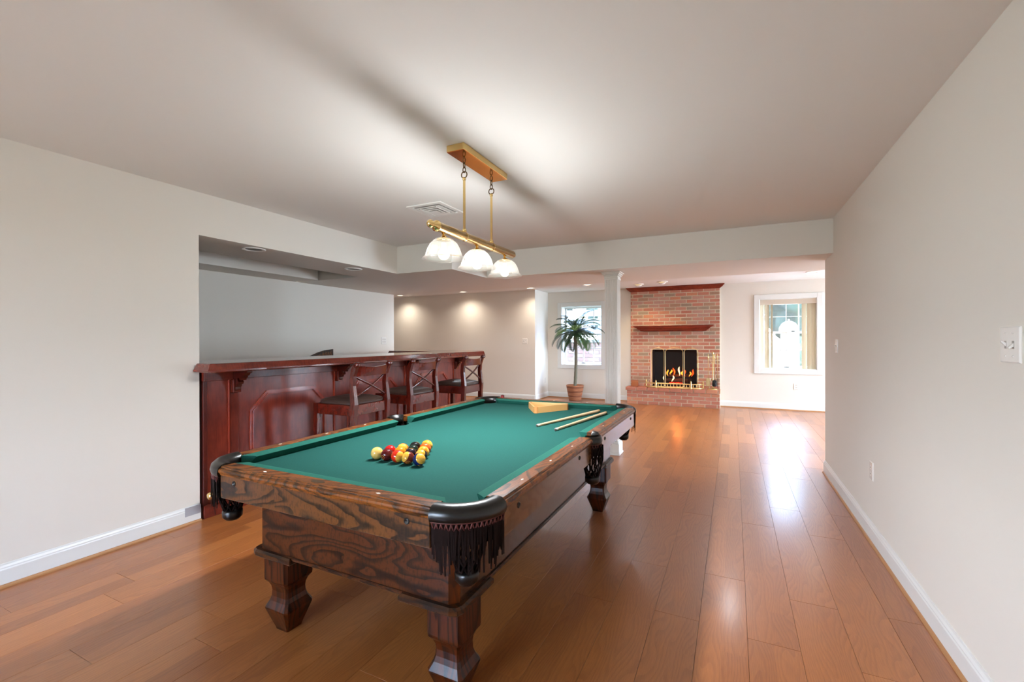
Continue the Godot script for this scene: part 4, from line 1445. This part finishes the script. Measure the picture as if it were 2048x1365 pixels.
func build_stools() -> void:
	var lab := ["dark cherry cross-back bar stool nearest the camera", "middle dark cherry cross-back stool at the bar", "dark cherry cross-back stool at the bar's far end"]
	var spot := [Vector3(-3.06, 0, -3.01), Vector3(-3.06, 0, -3.77), Vector3(-3.06, 0, -4.73)]
	var turn := [2.0, -2.0, 1.0]
	var w := mat("dark cherry stool", Color.WHITE, 0.25)
	w = wood("cherry", "y", 0.25, Color(0.72, 0.58, 0.52))
	var wh := wood("cherry", "z", 0.25, Color(0.78, 0.64, 0.58))
	var s0 := Node3D.new()
	s0.name = "bar_stool"
	taken["bar_stool"] = 0
	add_child(s0)
	for e in [-1.0, 1.0]:
		# rear post: slight sweep and a rolled top
		var s := tool()
		var sec := []
		for p in [[0.205, 0.0, 0.020], [0.200, 0.35, 0.021], [0.205, 0.68, 0.023], [0.212, 0.80, 0.024], [0.205, 0.88, 0.022], [0.196, 0.96, 0.020], [0.202, 1.04, 0.020], [0.222, 1.10, 0.021], [0.240, 1.135, 0.020]]:
			sec.append(p)
		for k in sec.size() - 1:
			var a: Array = sec[k]
			var b: Array = sec[k + 1]
			var q := []
			for p in [a, b]:
				for c in [Vector2(-1, -1), Vector2(1, -1), Vector2(1, 1), Vector2(-1, 1)]:
					q.append(Vector3(p[0] + c.x * p[2] * 1.05, p[1], 0.205 * e + c.y * p[2] * 0.85))
			for i in 4:
				var j := (i + 1) % 4
				quad(s, q[i], q[j], q[4 + j], q[4 + i], (q[i] + q[j]) / 2 - Vector3(a[0], a[1], 0.205 * e))
		tri(s, Vector3(0.185, 0, 0.19 * e), Vector3(0.225, 0, 0.19 * e), Vector3(0.205, 0, 0.22 * e), Vector3.DOWN)
		lathe(s, [Vector2(0, -0.022), Vector2(0.020, -0.022), Vector2(0.024, -0.018), Vector2(0.024, 0.018), Vector2(0.020, 0.022), Vector2(0, 0.022)], 14, Transform3D(Basis(Vector3.RIGHT, PI / 2), Vector3(0.245, 1.135, 0.205 * e)))
		obj("back_post", s, w, s0)
		var l := tool()
		loft_y(l, [sq(-0.205, 0.205 * e, 0.017), sq(-0.205, 0.205 * e, 0.022), sq(-0.205, 0.205 * e, 0.022)], [0.0, 0.5, 0.80])
		obj("front_leg", l, w, s0)
		obj("side_rail", bx(-0.19, 0.19, 0.705, 0.795, 0.193 * e, 0.217 * e, 0.004), wh, s0)
		obj("side_stretcher", bx(-0.19, 0.19, 0.30, 0.335, 0.196 * e, 0.214 * e, 0.003), wh, s0)
		obj("front_rail", bx(0.193 * e, 0.217 * e, 0.705, 0.795, -0.19, 0.19, 0.004), wh, s0)
		obj("stretcher", bx(0.196 * e, 0.214 * e, 0.22 if e < 0 else 0.40, 0.255 if e < 0 else 0.435, -0.19, 0.19, 0.003), wh, s0)
		# one curved bar of the cross
		var x := tool()
		var pts := []
		for k in 9:
			var t := k / 8.0
			pts.append(Vector3(0.200 + 0.018 * sin(PI * t) + (0.006 if e > 0 else -0.006), lerpf(0.855, 1.035, t), lerpf(-0.19, 0.19, t) * e))
		tube(x, pts, 0.011, 6)
		obj("cross_bar", x, w, s0)
	# seat pad
	var pad := tool()
	var polys := []
	var ys := []
	for p in [[0.205, 0.795], [0.212, 0.800], [0.213, 0.812], [0.205, 0.825], [0.18, 0.838], [0.12, 0.850], [0.05, 0.855]]:
		var pl := PackedVector2Array()
		for i in 24:
			var a := TAU * i / 24.0
			var cx := signf(cos(a)) * pow(absf(cos(a)), 0.35)
			var cz := signf(sin(a)) * pow(absf(sin(a)), 0.35)
			pl.append(Vector2(cx, cz) * p[0])
		polys.append(pl)
		ys.append(p[1])
	loft_y(pad, polys, ys)
	obj("seat_pad", pad, mat("dark brown leather", Color(0.215, 0.145, 0.115), 0.42), s0)
	# curved top rail
	var tr := tool()
	for k in 10:
		var z0 := lerpf(-0.19, 0.19, k / 10.0)
		var z1 := lerpf(-0.19, 0.19, (k + 1) / 10.0)
		var q := []
		for z in [z0, z1]:
			var o := 0.018 * (1 - pow(z / 0.19, 2))
			var dip := 0.016 * (1 - pow(z / 0.19, 2))
			q.append([Vector3(0.200 + o, 1.035, z), Vector3(0.220 + o, 1.035, z), Vector3(0.240 + o, 1.115 - dip, z), Vector3(0.246 + o, 1.128 - dip, z), Vector3(0.226 + o, 1.128 - dip, z), Vector3(0.216 + o, 1.10 - dip, z)])
		for i in 6:
			var j := (i + 1) % 6
			quad(tr, q[0][i], q[0][j], q[1][j], q[1][i], (q[0][i] + q[0][j]) / 2 - Vector3(0.236, 1.085, (z0 + z1) / 2) * Vector3(1, 1, 1))
	obj("top_rail", tr, wh, s0)
	for i in 3:
		var o: Node3D = s0 if i == 0 else s0.duplicate()
		if i > 0:
			o.name = numbered("bar_stool")
			add_child(o)
		o.position = spot[i]
		o.rotation.y = deg_to_rad(turn[i])
		tag(o, lab[i], "bar stool", "bar stools along the counter")

func sq(x: float, z: float, h: float) -> PackedVector2Array:
	return PackedVector2Array([Vector2(x - h, z - h), Vector2(x + h, z - h), Vector2(x + h, z + h), Vector2(x - h, z + h)])

# ------------------------------------------------------------------ pendant lamp over the table
func build_lamp() -> void:
	var L := thing("billiard_lamp", "brass three-shade billiard lamp hanging over the table", "lamp", Vector3(-1.41, TOP, -2.43))
	obj("ceiling_canopy", bx(-0.058, 0.058, -0.042, -0.001, 0.272, -0.272, 0.003), BRASS, L)
	var dull := mat("antique brass chain", Color(0.42, 0.32, 0.20), 0.4, 0.8)
	var by := 1.945 - TOP
	for z in [0.175, -0.155]:
		var ch := tool()
		for i in 3:
			var pts := []
			for k in 12:
				var a := TAU * k / 12.0
				var w := 0.009 * cos(a)
				pts.append(Vector3(w if i % 2 == 0 else 0.0, -0.062 - 0.027 * i + 0.017 * sin(a), z + (0.0 if i % 2 == 0 else w)))
			tube(ch, pts, 0.0028, 5, true)
		var ring := []
		for k in 16:
			var a := TAU * k / 16.0
			ring.append(Vector3(0.019 * cos(a), -0.145 + 0.019 * sin(a), z))
		tube(ch, ring, 0.0035, 6, true)
		obj("chain", ch, dull, L)
		var rod := tool()
		tube(rod, [Vector3(0, -0.164, z), Vector3(0, by + 0.02, z)], 0.0075, 10)
		lathe(rod, [Vector2(0, -0.158), Vector2(0.010, -0.160), Vector2(0.011, -0.172), Vector2(0.008, -0.178)], 12, Transform3D(Basis.IDENTITY, Vector3(0, 0, z)))
		lathe(rod, [Vector2(0.007, by + 0.045), Vector2(0.013, by + 0.04), Vector2(0.013, by + 0.025), Vector2(0.007, by + 0.02)], 12, Transform3D(Basis.IDENTITY, Vector3(0, 0, z)))
		obj("rod", rod, BRASS, L)
	var along := Basis(Vector3.RIGHT, PI / 2)
	var tb := tool()
	lathe(tb, [Vector2(0.0, -0.46), Vector2(0.0265, -0.46), Vector2(0.0265, 0.445), Vector2(0.030, 0.447), Vector2(0.030, 0.458), Vector2(0.022, 0.468), Vector2(0.014, 0.474), Vector2(0.011, 0.485), Vector2(0.0, 0.486)], 24, Transform3D(along, Vector3(0, by, 0)))
	for z in [-0.155, 0.175]:
		lathe(tb, [Vector2(0.0268, z - 0.004), Vector2(0.0285, z), Vector2(0.0268, z + 0.004)], 24, Transform3D(along, Vector3(0, by, 0)))
	obj("lamp_bar", tb, BRASS, L)
	for e in [[0.505, 0.021], [-0.478, 0.018]]:
		var fb := tool()
		ball(fb, Vector3(0, by, e[0]), e[1], 16, 10)
		obj("ball_finial", fb, BRASS, L)
	var glass := pane("ribbed glass shade", Color(1.0, 0.97, 0.90, 0.012))
	glass.roughness = 0.12
	var zs := [0.385, 0.03, -0.345]
	for i in 3:
		var z: float = zs[i]
		var arm := tool()
		lathe(arm, [Vector2(0, by - 0.022), Vector2(0.012, by - 0.024), Vector2(0.009, by - 0.038), Vector2(0.016, by - 0.044), Vector2(0.024, by - 0.050), Vector2(0.038, by - 0.055), Vector2(0.040, by - 0.062), Vector2(0.0, by - 0.062)], 20, Transform3D(Basis.IDENTITY, Vector3(0, 0, z)))
		obj("shade_holder", arm, BRASS, L)
		var sh := tool()
		var y := by - 0.055
		lathe(sh, [Vector2(0.040, y), Vector2(0.052, y - 0.008), Vector2(0.070, y - 0.026), Vector2(0.084, y - 0.050), Vector2(0.092, y - 0.074), Vector2(0.096, y - 0.088)], 64, Transform3D(Basis.IDENTITY, Vector3(0, 0, z)), false, 0.03)
		lathe(sh, [Vector2(0.0975, y - 0.088), Vector2(0.1, y - 0.092), Vector2(0.112, y - 0.102), Vector2(0.118, y - 0.110), Vector2(0.116, y - 0.112), Vector2(0.096, y - 0.094)], 48, Transform3D(Basis.IDENTITY, Vector3(0, 0, z)))
		obj("lamp_shade", sh, glass, L)
		var bu := tool()
		var c := Vector3(0, y - 0.084, z)
		ball(bu, c, 0.031, 18, 12)
		lathe(bu, [Vector2(0.022, 0.02), Vector2(0.014, 0.04), Vector2(0.013, 0.06), Vector2(0, 0.06)], 14, Transform3D(Basis.IDENTITY, c))
		obj("bulb", bu, glowing("bulb glow", Color(1.0, 0.92, 0.78), 2.0) if i != 1 else glowing("bright bulb glow", Color(1.0, 0.97, 0.92), 6.0), L)
		var l := OmniLight3D.new()
		l.name = "bulb_light"
		l.position = c
		l.light_energy = [0.17, 0.37, 0.17][i]
		l.light_color = Color(0.96, 0.98, 1.0)
		l.light_size = 0.03
		l.omni_range = 14
		l.omni_attenuation = 2
		l.shadow_enabled = true
		L.add_child(l, true)
		# the prismatic shade sends most of the light down
		var d := SpotLight3D.new()
		d.name = "shade_beam"
		d.position = c
		d.rotation.x = -PI / 2
		d.spot_angle = 84
		d.light_energy = [0.9, 1.9, 0.9][i]
		d.light_color = Color(0.96, 0.98, 1.0)
		d.light_size = 0.03
		d.spot_range = 14
		d.spot_attenuation = 2
		d.shadow_enabled = true
		L.add_child(d, true)

# ------------------------------------------------------------------ recessed lights and vents
func build_ceiling_fittings() -> void:
	var white := mat("white fitting", Color(0.90, 0.89, 0.87), 0.4)
	var lit := [[-7.4, -8.85, "lit recessed light beyond the end of the bar wall"], [-5.58, -8.85, "lit recessed light over the middle of the beige wall"], [-3.89, -8.85, "lit recessed light beside the narrow bright wall"], [-2.64, -8.85, "lit recessed light left of the fluted column"], [1.17, -8.87, "lit recessed light near the right window"]]
	for q in lit:
		var t := thing("recessed_light", q[2], "ceiling light", Vector3(q[0], TOP, q[1]), "lit recessed ceiling lights")
		downlight(t, white, true)
	# second row hidden from the camera by the dropped beam; its light reaches the bar wall and the floor
	for q in [[-4.7, "bar return"], [-3.15, "stools"], [-1.6, "column"], [-0.05, "hearth"], [1.5, "right wall's end"]]:
		var t := thing("recessed_light", "lit recessed light just behind the dropped beam above the " + q[1], "ceiling light", Vector3(q[0], TOP, -7.0), "lit recessed ceiling lights")
		downlight(t, white, true, 2.9, Color(0.88, 0.95, 1.0))
	for q in [[-3.71, -2.53, "unlit recessed light in soffit nearest the left wall"], [-3.76, -3.72, "unlit recessed light in soffit beside the tray recess end"]]:
		var t := thing("recessed_light", q[2], "ceiling light", Vector3(q[0], LOW, q[1]), "unlit recessed soffit lights")
		downlight(t, white, false)
	# two eyeball lights turned towards the chimney bricks
	for q in [[-1.22, -9.05, "white eyeball light turned to the bricks above the mantel"], [-1.70, -9.25, "small white eyeball light at the chimney's left side"]]:
		var t := thing("eyeball_light", q[2], "ceiling light", Vector3(q[0], TOP, q[1]))
		var s := tool()
		lathe(s, [Vector2(0.10, -0.001), Vector2(0.10, -0.010), Vector2(0.090, -0.014), Vector2(0.078, -0.008), Vector2(0.076, -0.001)], 28)
		obj("trim_ring", s, white, t)
		var eye := tool()
		lathe(eye, [Vector2(0.074, -0.001), Vector2(0.070, -0.022), Vector2(0.052, -0.040), Vector2(0.040, -0.045)], 24, Transform3D(Basis(Vector3.RIGHT, 0.45), Vector3(0, 0.0, 0.0)))
		obj("eyeball", eye, white, t)
		var ln := tool()
		lathe(ln, [Vector2(0.040, -0.044), Vector2(0.0, -0.046)], 20, Transform3D(Basis(Vector3.RIGHT, 0.45), Vector3.ZERO))
		obj("lit_light_lens", ln, glowing("eyeball glow", Color(1.0, 0.88, 0.66), 2.0), t)
		var l := SpotLight3D.new()
		l.name = "eyeball_beam"
		l.position = Vector3(0, -0.06, -0.03)
		l.rotation.x = -PI / 2 + 0.45
		l.spot_angle = 42
		l.light_energy = 0.6
		l.light_color = Color(1.0, 0.90, 0.72)
		l.light_size = 0.04
		l.spot_range = 8
		l.spot_attenuation = 2
		l.shadow_enabled = true
		t.add_child(l)
	var v := thing("ceiling_vent", "square white ceiling air vent with louvres near lamp", "vent", Vector3(-2.265, TOP, -3.165))
	obj("frame", bx(-0.17, 0.17, -0.010, -0.001, -0.175, -0.140), white, v)
	obj("frame", bx(-0.17, 0.17, -0.010, -0.001, 0.140, 0.175), white, v)
	obj("frame", bx(-0.17, -0.135, -0.010, -0.001, -0.1398, 0.1398), white, v)
	obj("frame", bx(0.135, 0.17, -0.010, -0.001, -0.1398, 0.1398), white, v)
	obj("backing", bx(-0.1345, 0.1345, -0.003, -0.001, -0.1395, 0.1395), mat("vent backing", Color(0.72, 0.70, 0.68), 0.8), v)
	for ring in 3:
		var r := 0.122 - 0.030 * ring
		var d := -0.012 - 0.004 * ring
		for e in [-1.0, 1.0]:
			obj("louvre", bx(-r, r, d - 0.002, d, (r - 0.020) * e, r * e), white, v)
			obj("louvre", bx((r - 0.020) * e, r * e, d - 0.002, d, -r + 0.0202, r - 0.0202), white, v)
	obj("louvre_centre", bx(-0.034, 0.034, -0.026, -0.024, -0.034, 0.034), white, v)
	for e in [-0.08, 0.08]:
		obj("louvre_strut", bx(e - 0.003, e + 0.003, -0.020, -0.003, -0.10, 0.10), white, v)

func downlight(t: Node3D, white: Material, on: bool, e := 0.95, tint := Color(1.0, 0.95, 0.88)) -> void:
	var s := tool()
	lathe(s, [Vector2(0.092, -0.001), Vector2(0.092, -0.007), Vector2(0.084, -0.010), Vector2(0.068, -0.006), Vector2(0.066, -0.001)], 28)
	obj("trim_ring", s, white, t)
	var g := tool()
	if on:
		lathe(g, [Vector2(0.067, -0.003), Vector2(0.045, -0.006), Vector2(0.0, -0.007)], 24)
		obj("lit_light_lens", g, glowing("downlight glow", Color(1.0, 0.93, 0.80), 4.0), t)
		var l := SpotLight3D.new()
		l.name = "downlight_beam"
		l.position = Vector3(0, -0.02, 0)
		l.rotation.x = -PI / 2
		l.spot_angle = 74
		l.light_energy = e
		l.light_color = tint
		l.light_size = 0.06
		l.spot_range = 9
		l.spot_attenuation = 2
		l.shadow_enabled = true
		t.add_child(l)
	else:
		lathe(g, [Vector2(0.067, -0.002), Vector2(0.05, -0.003), Vector2(0.0, -0.003)], 24)
		obj("dark_lens", g, mat("unlit lens", Color(0.33, 0.25, 0.19), 0.4), t)

# ------------------------------------------------------------------ palm
func build_palm() -> void:
	var p := thing("potted_palm", "artificial palm tree in a wicker basket pot", "potted palm", Vector3(-3.12, 0, -9.52))
	var wick := speckled("wicker", Color(0.72, 0.47, 0.33), "grit", 14.0, 0.8)
	for k in 11:
		var y := 0.012 + k * 0.032
		var r := lerpf(0.128, 0.188, k / 10.0)
		var s := tool()
		lathe(s, [Vector2(r - 0.010, y - 0.013), Vector2(r, y - 0.010), Vector2(r + 0.006, y), Vector2(r + 0.002, y + 0.013), Vector2(r - 0.008, y + 0.019)], 28)
		obj("basket_coil", s, wick if k % 3 else speckled("dark wicker", Color(0.58, 0.36, 0.25), "grit", 14.0, 0.8), p)
	var soil := tool()
	lathe(soil, [Vector2(0.17, 0.30), Vector2(0.05, 0.325), Vector2(0, 0.33)], 20)
	obj("filler", soil, mat("white filler", Color(0.85, 0.84, 0.80), 0.9), p)
	var bottom := tool()
	lathe(bottom, [Vector2(0.12, 0.004), Vector2(0.0, 0.004)], 20)
	obj("pot_bottom", bottom, wick, p)
	var tr := tool()
	var pts := []
	var rr := []
	for k in 24:
		var t := k / 23.0
		pts.append(Vector3(0.012 * sin(t * 4.0) + 0.03 * t, 0.30 + t * 1.22, 0.0))
		rr.append((0.036 - 0.006 * t) * (1.0 + (0.06 if k % 2 == 0 else -0.03)))
	for k in 3:
		rr[20 + k] = 0.055 - 0.006 * k
	tube(tr, pts, rr, 12)
	obj("trunk", tr, speckled("grey-green bark", Color(0.50, 0.49, 0.43), "grit", 20.0), p)
	var bo := tool()
	for k in 34:
		var a := k * 2.399
		var y := 1.16 + 0.34 * (k / 34.0)
		var o := Vector3(cos(a), 0, sin(a))
		var b0 := Vector3(0.028, y, 0) + o * 0.045
		tube(bo, [b0, b0 + o * 0.022 + Vector3(0, 0.035, 0)], [0.009, 0.002], 5)
	var bro := obj("leaf_bases", bo, speckled("brown boot", Color(0.42, 0.33, 0.22), "grit", 20.0), p)
	bro.set_meta("kind", "stuff")
	var g := [mat("palm green", Color(0.13, 0.25, 0.12), 0.5), mat("palm dark green", Color(0.09, 0.18, 0.12), 0.5), mat("palm light green", Color(0.24, 0.36, 0.15), 0.5)]
	for m in g:
		m.backlight_enabled = true
		m.backlight = m.albedo_color * 0.6
	var r2 := RandomNumberGenerator.new()
	r2.seed = 31
	for i in 30:
		var az := i * 2.399 + r2.randf_range(-0.2, 0.2)
		var lift := lerpf(1.5, -0.2, pow(i / 29.0, 0.8))
		var L := lerpf(0.58, 0.72, r2.randf())
		var s := tool()
		var n := 15
		var q := []
		var pos := Vector3(0.03, 1.50, 0)
		var ang := lift
		for k in n + 1:
			q.append(pos)
			pos += Vector3(cos(az) * cos(ang), sin(ang), sin(az) * cos(ang)) * (L / n)
			ang -= 1.75 / n * (0.5 + k / float(n))
		var rad := []
		for k in n + 1:
			rad.append(lerpf(0.006, 0.0015, k / float(n)))
		tube(s, q, rad, 5)
		for k in range(2, n + 1):
			var t: Vector3 = (q[k] - q[k - 1]).normalized()
			var side := t.cross(Vector3.UP).normalized()
			if side.length() < 0.1:
				side = Vector3.RIGHT
			var up := side.cross(t).normalized()
			var ll := 0.20 * sin(PI * (0.18 + 0.78 * k / float(n)))
			for e in [-1.0, 1.0]:
				for h in 2:
					var b0: Vector3 = q[k].lerp(q[k - 1], 0.5 * h)
					var dv: Vector3 = (side * e * 0.75 + t * 0.65 + up * 0.10).normalized()
					var mid: Vector3 = b0 + dv * ll * 0.55 - Vector3(0, ll * 0.12, 0)
					var tip: Vector3 = b0 + dv * ll - Vector3(0, ll * 0.45, 0)
					var wv: Vector3 = dv.cross(up).normalized() * 0.010
					var fold := up * 0.003
					for sg in [-1.0, 1.0]:
						tri(s, b0, mid + wv * sg, mid + fold, up)
						tri(s, mid + wv * sg, tip, mid + fold, up)
		obj("frond", s, g[i % 3], p)

# ------------------------------------------------------------------ switch and outlet plates
func plate(called: String, label: String, cat: String, at: Vector3, turn: float, w: float, kind: String, gangs: int) -> void:
	var p := thing(called, label, cat, at)
	p.rotation.y = turn
	var white := mat("white plastic plate", Color(0.90, 0.885, 0.86), 0.12)
	var s := tool()
	var h := 0.060
	var pl := PackedVector2Array([Vector2(-w, -h), Vector2(w, -h), Vector2(w, h), Vector2(-w, h)])
	var rings := [[0.0, 0.0], [0.0, 0.002], [0.004, 0.006]]
	for k in 2:
		var a := inset(pl, rings[k][0])
		var b := inset(pl, rings[k + 1][0])
		for i in 4:
			var j := (i + 1) % 4
			var m := (pl[i] + pl[j]) / 2
			quad(s, Vector3(a[i].x, a[i].y, rings[k][1]), Vector3(a[j].x, a[j].y, rings[k][1]), Vector3(b[j].x, b[j].y, rings[k + 1][1]), Vector3(b[i].x, b[i].y, rings[k + 1][1]), Vector3(m.x, m.y, 0.02 * k).normalized())
	var tp := inset(pl, 0.004)
	quad(s, Vector3(tp[0].x, tp[0].y, 0.006), Vector3(tp[1].x, tp[1].y, 0.006), Vector3(tp[2].x, tp[2].y, 0.006), Vector3(tp[3].x, tp[3].y, 0.006), Vector3.BACK)
	obj("plate", s, white, p)
	for g in gangs:
		var x := 0.0 if gangs == 1 else lerpf(-0.023, 0.023, g / float(gangs - 1))
		if kind == "switch":
			obj("slot", bx(x - 0.006, x + 0.006, -0.013, 0.013, 0.0055, 0.0068), mat("grey slot", Color(0.60, 0.58, 0.55), 0.5), p)
			var tg := tool()
			prism(tg, PackedVector2Array([Vector2(0.006, -0.006), Vector2(0.018, 0.008 if g == 0 else -0.014), Vector2(0.019, 0.013 if g == 0 else -0.008), Vector2(0.006, 0.006)]), "x", x - 0.0045, x + 0.0045)
			obj("toggle", tg, white, p)
		else:
			for y in [-0.021, 0.021]:
				obj("socket", bx(x - 0.015, x + 0.015, y - 0.014, y + 0.014, 0.005, 0.0078, 0.002), mat("socket face", Color(0.84, 0.81, 0.77), 0.3), p)
				for e in [-0.006, 0.006]:
					obj("slit", bx(x + e - 0.0015, x + e + 0.0015, y - 0.003, y + 0.007, 0.0075, 0.0082), mat("dark slit", Color(0.12, 0.11, 0.10), 0.8), p)
		for y in ([-0.038, 0.038] if kind == "switch" else [0.0]):
			var sc := tool()
			lathe(sc, [Vector2(0, 0.0085), Vector2(0.003, 0.008), Vector2(0.004, 0.006)], 10, Transform3D(Basis(Vector3.RIGHT, PI / 2), Vector3(x, y, 0)))
			obj("screw", sc, white, p)

func build_plates() -> void:
	plate("light_switch", "white double light switch plate close by on right wall", "light switch", Vector3(0.825, 1.32, -2.066), -PI / 2, 0.060, "switch", 2)
	plate("light_switch", "white light switch near the free end of right wall", "light switch", Vector3(0.825, 1.275, -4.87), -PI / 2, 0.045, "switch", 1)
	plate("wall_outlet", "white outlet low on the right wall above baseboard", "outlet", Vector3(0.825, 0.465, -3.745), -PI / 2, 0.038, "outlet", 1)
	plate("wall_outlet", "white outlet under the right window", "outlet", Vector3(1.058, 0.455, -9.97), 0.0, 0.038, "outlet", 1)
	plate("wall_outlet", "white double outlet plate on wall behind the bar", "outlet", Vector3(-5.3, 1.335, -5.915), PI / 2, 0.060, "outlet", 2)
	plate("light_switch", "white double light switch on the warm beige wall", "light switch", Vector3(-4.18, 1.315, -9.2), 0.0, 0.060, "switch", 2)
	plate("wall_outlet", "small outlet low on the narrow bright wall", "outlet", Vector3(-3.93, 0.40, -9.80), PI / 2, 0.038, "outlet", 1)

# ------------------------------------------------------------------ outdoors
func build_outdoors() -> void:
	var lawn := obj("lawn", bx(-30, 30, -0.15, -0.10, -60, -10.6), speckled("dry lawn", Color(0.36, 0.38, 0.22), "grit", 1.0))
	struct(lawn, "pale sunlit lawn outside the windows", "lawn")
	var pat := obj("patio", bx(-1.5, 12, -0.10, -0.05, -16, -10.27), mat("pale concrete", Color(0.52, 0.49, 0.46), 0.9))
	struct(pat, "pale concrete patio outside the right window", "patio")
	var side := obj("side_patio", bx(6.12, 12, -0.12, -0.05, -10.27, -2), mat("pale concrete", Color(0.52, 0.49, 0.46), 0.9))
	struct(side, "pale concrete paving outside the patio door", "patio")
	# brick retaining wall outside the palm window
	var gw := thing("garden_wall", "pale brick retaining wall outside the palm window", "garden wall", Vector3(-4.2, -0.1, -13.2))
	obj("mortar", bx(-2.4, 2.4, 0, 1.36, -0.25, 0.0), speckled("garden mortar", Color(0.56, 0.52, 0.48), "grit", 6.0), gw)
	var unit := bx(-0.5, 0.5, -0.5, 0.5, -0.5, 0.5, 0.04)
	unit.generate_normals()
	var bm := unit.commit()
	var mm := [speckled("garden brick a", Color(0.46, 0.33, 0.29), "grit", 8.0), speckled("garden brick b", Color(0.50, 0.38, 0.34), "grit", 7.0)]
	for row in 12:
		for k in 15:
			var x := -2.4 + 0.32 * k + (0.16 if row % 2 else 0.0)
			put("brick", bm, mm[(row * 3 + k * 7) % 2], gw, Transform3D(Basis.from_scale(Vector3(0.30, 0.095, 0.04)), Vector3(x + 0.15, 0.055 + 0.113 * row, 0.0)))
	obj("coping", bx(-2.5, 2.5, 1.36, 1.44, -0.3, 0.06, 0.01), mat("white coping", Color(0.50, 0.49, 0.47), 0.8), gw)
	var dk := thing("deck", "pale grey raised deck beyond the retaining wall", "deck", Vector3(-5.0, 0, -16.0))
	for k in 3:
		obj("board", bx(-3.5, 3.0, 1.55 + 0.32 * k, 1.78 + 0.32 * k, -0.06, 0.0, 0.01), mat("pale deck board", Color(0.45, 0.47, 0.48), 0.8), dk)
	for k in 4:
		obj("post", bx(-3.4 + 2.0 * k, -3.28 + 2.0 * k, -0.1, 2.6, -0.14, -0.06, 0.01), mat("pale deck board", Color(0.45, 0.47, 0.48), 0.8), dk)
	var greens := [Color(0.17, 0.26, 0.18), Color(0.14, 0.23, 0.19), Color(0.22, 0.29, 0.17)]
	var sh := [[Vector3(-12.0, -0.1, -25.0), 3.4, "large blue-green tree behind the deck"], [Vector3(-3.4, -0.1, -23.0), 3.6, "broad green tree behind the retaining wall"], [Vector3(2.9, -0.1, -25.0), 0.8, "round dark green bush beyond the patio"], [Vector3(4.6, -0.1, -28.0), 3.2, "tall green tree seen high in the right window"], [Vector3(-1.6, -0.1, -32.0), 2.6, "distant green tree left in the right window"]]
	for i in sh.size():
		shrub(sh[i][0], sh[i][1], greens[i % 3], sh[i][2], i)
	# white steps and a pale domed cover on the patio
	var stp := thing("patio_steps", "white wooden steps outside the right window", "steps", Vector3(1.75, -0.05, -14.2))
	for k in 4:
		obj("tread", bx(-0.55, 0.55, 0.16 * k, 0.16 * k + 0.14, -0.28 * (k + 1), -0.28 * k, 0.01), mat("white painted wood", Color(0.52, 0.53, 0.55), 0.6), stp)
	var dome := thing("domed_pillar", "pale round pillar with a domed top beyond the patio", "pillar", Vector3(1.98, -0.05, -21.0))
	var ds := tool()
	lathe(ds, [Vector2(0.30, 0.0), Vector2(0.30, 1.60), Vector2(0.36, 1.62), Vector2(0.34, 1.85), Vector2(0.24, 2.02), Vector2(0.12, 2.10), Vector2(0.0, 2.12)], 28)
	obj("canvas", ds, mat("pale canvas", Color(0.50, 0.46, 0.42), 0.9), dome)
	var fin := tool()
	ball(fin, Vector3(0, 2.15, 0), 0.04, 10, 8)
	obj("cap", fin, mat("pale canvas", Color(0.50, 0.46, 0.42), 0.9), dome)

func shrub(at: Vector3, r: float, c: Color, label: String, sd: int) -> void:
	var t := thing("garden_tree" if r > 2 else "garden_bush", label, "tree" if r > 2 else "bush", at)
	var n := noise(40 + sd, 1.6, 4)
	var s := tool()
	var rows := 30
	var seg := 48
	s.set_smooth_group(0)
	var hy := r * (1.25 if r > 2 else 0.9)
	var pt := func(i: int, k: int) -> Vector3:
		var f := PI * i / rows - PI / 2
		var a := TAU * (k % seg) / seg
		var d := Vector3(cos(f) * cos(a), sin(f), cos(f) * sin(a))
		return d * r * (1.0 + 0.32 * n.get_noise_3dv(d * 2.2)) + Vector3(0, hy, 0)
	for i in rows:
		for k in seg:
			var a: Vector3 = pt.call(i, k)
			var b: Vector3 = pt.call(i, k + 1)
			var e: Vector3 = pt.call(i + 1, k + 1)
			var d: Vector3 = pt.call(i + 1, k)
			quad(s, a, b, e, d, (a + e) / 2 - Vector3(0, hy, 0))
	obj("crown", s, speckled("leaf %d" % sd, c, "grit", 2.0), t)
	var tr := tool()
	tube(tr, [Vector3(0, 0, 0), Vector3(0, hy * 0.6, 0)], [r * 0.08, r * 0.05], 8)
	obj("trunk", tr, mat("tree bark", Color(0.30, 0.24, 0.18), 0.9), t)
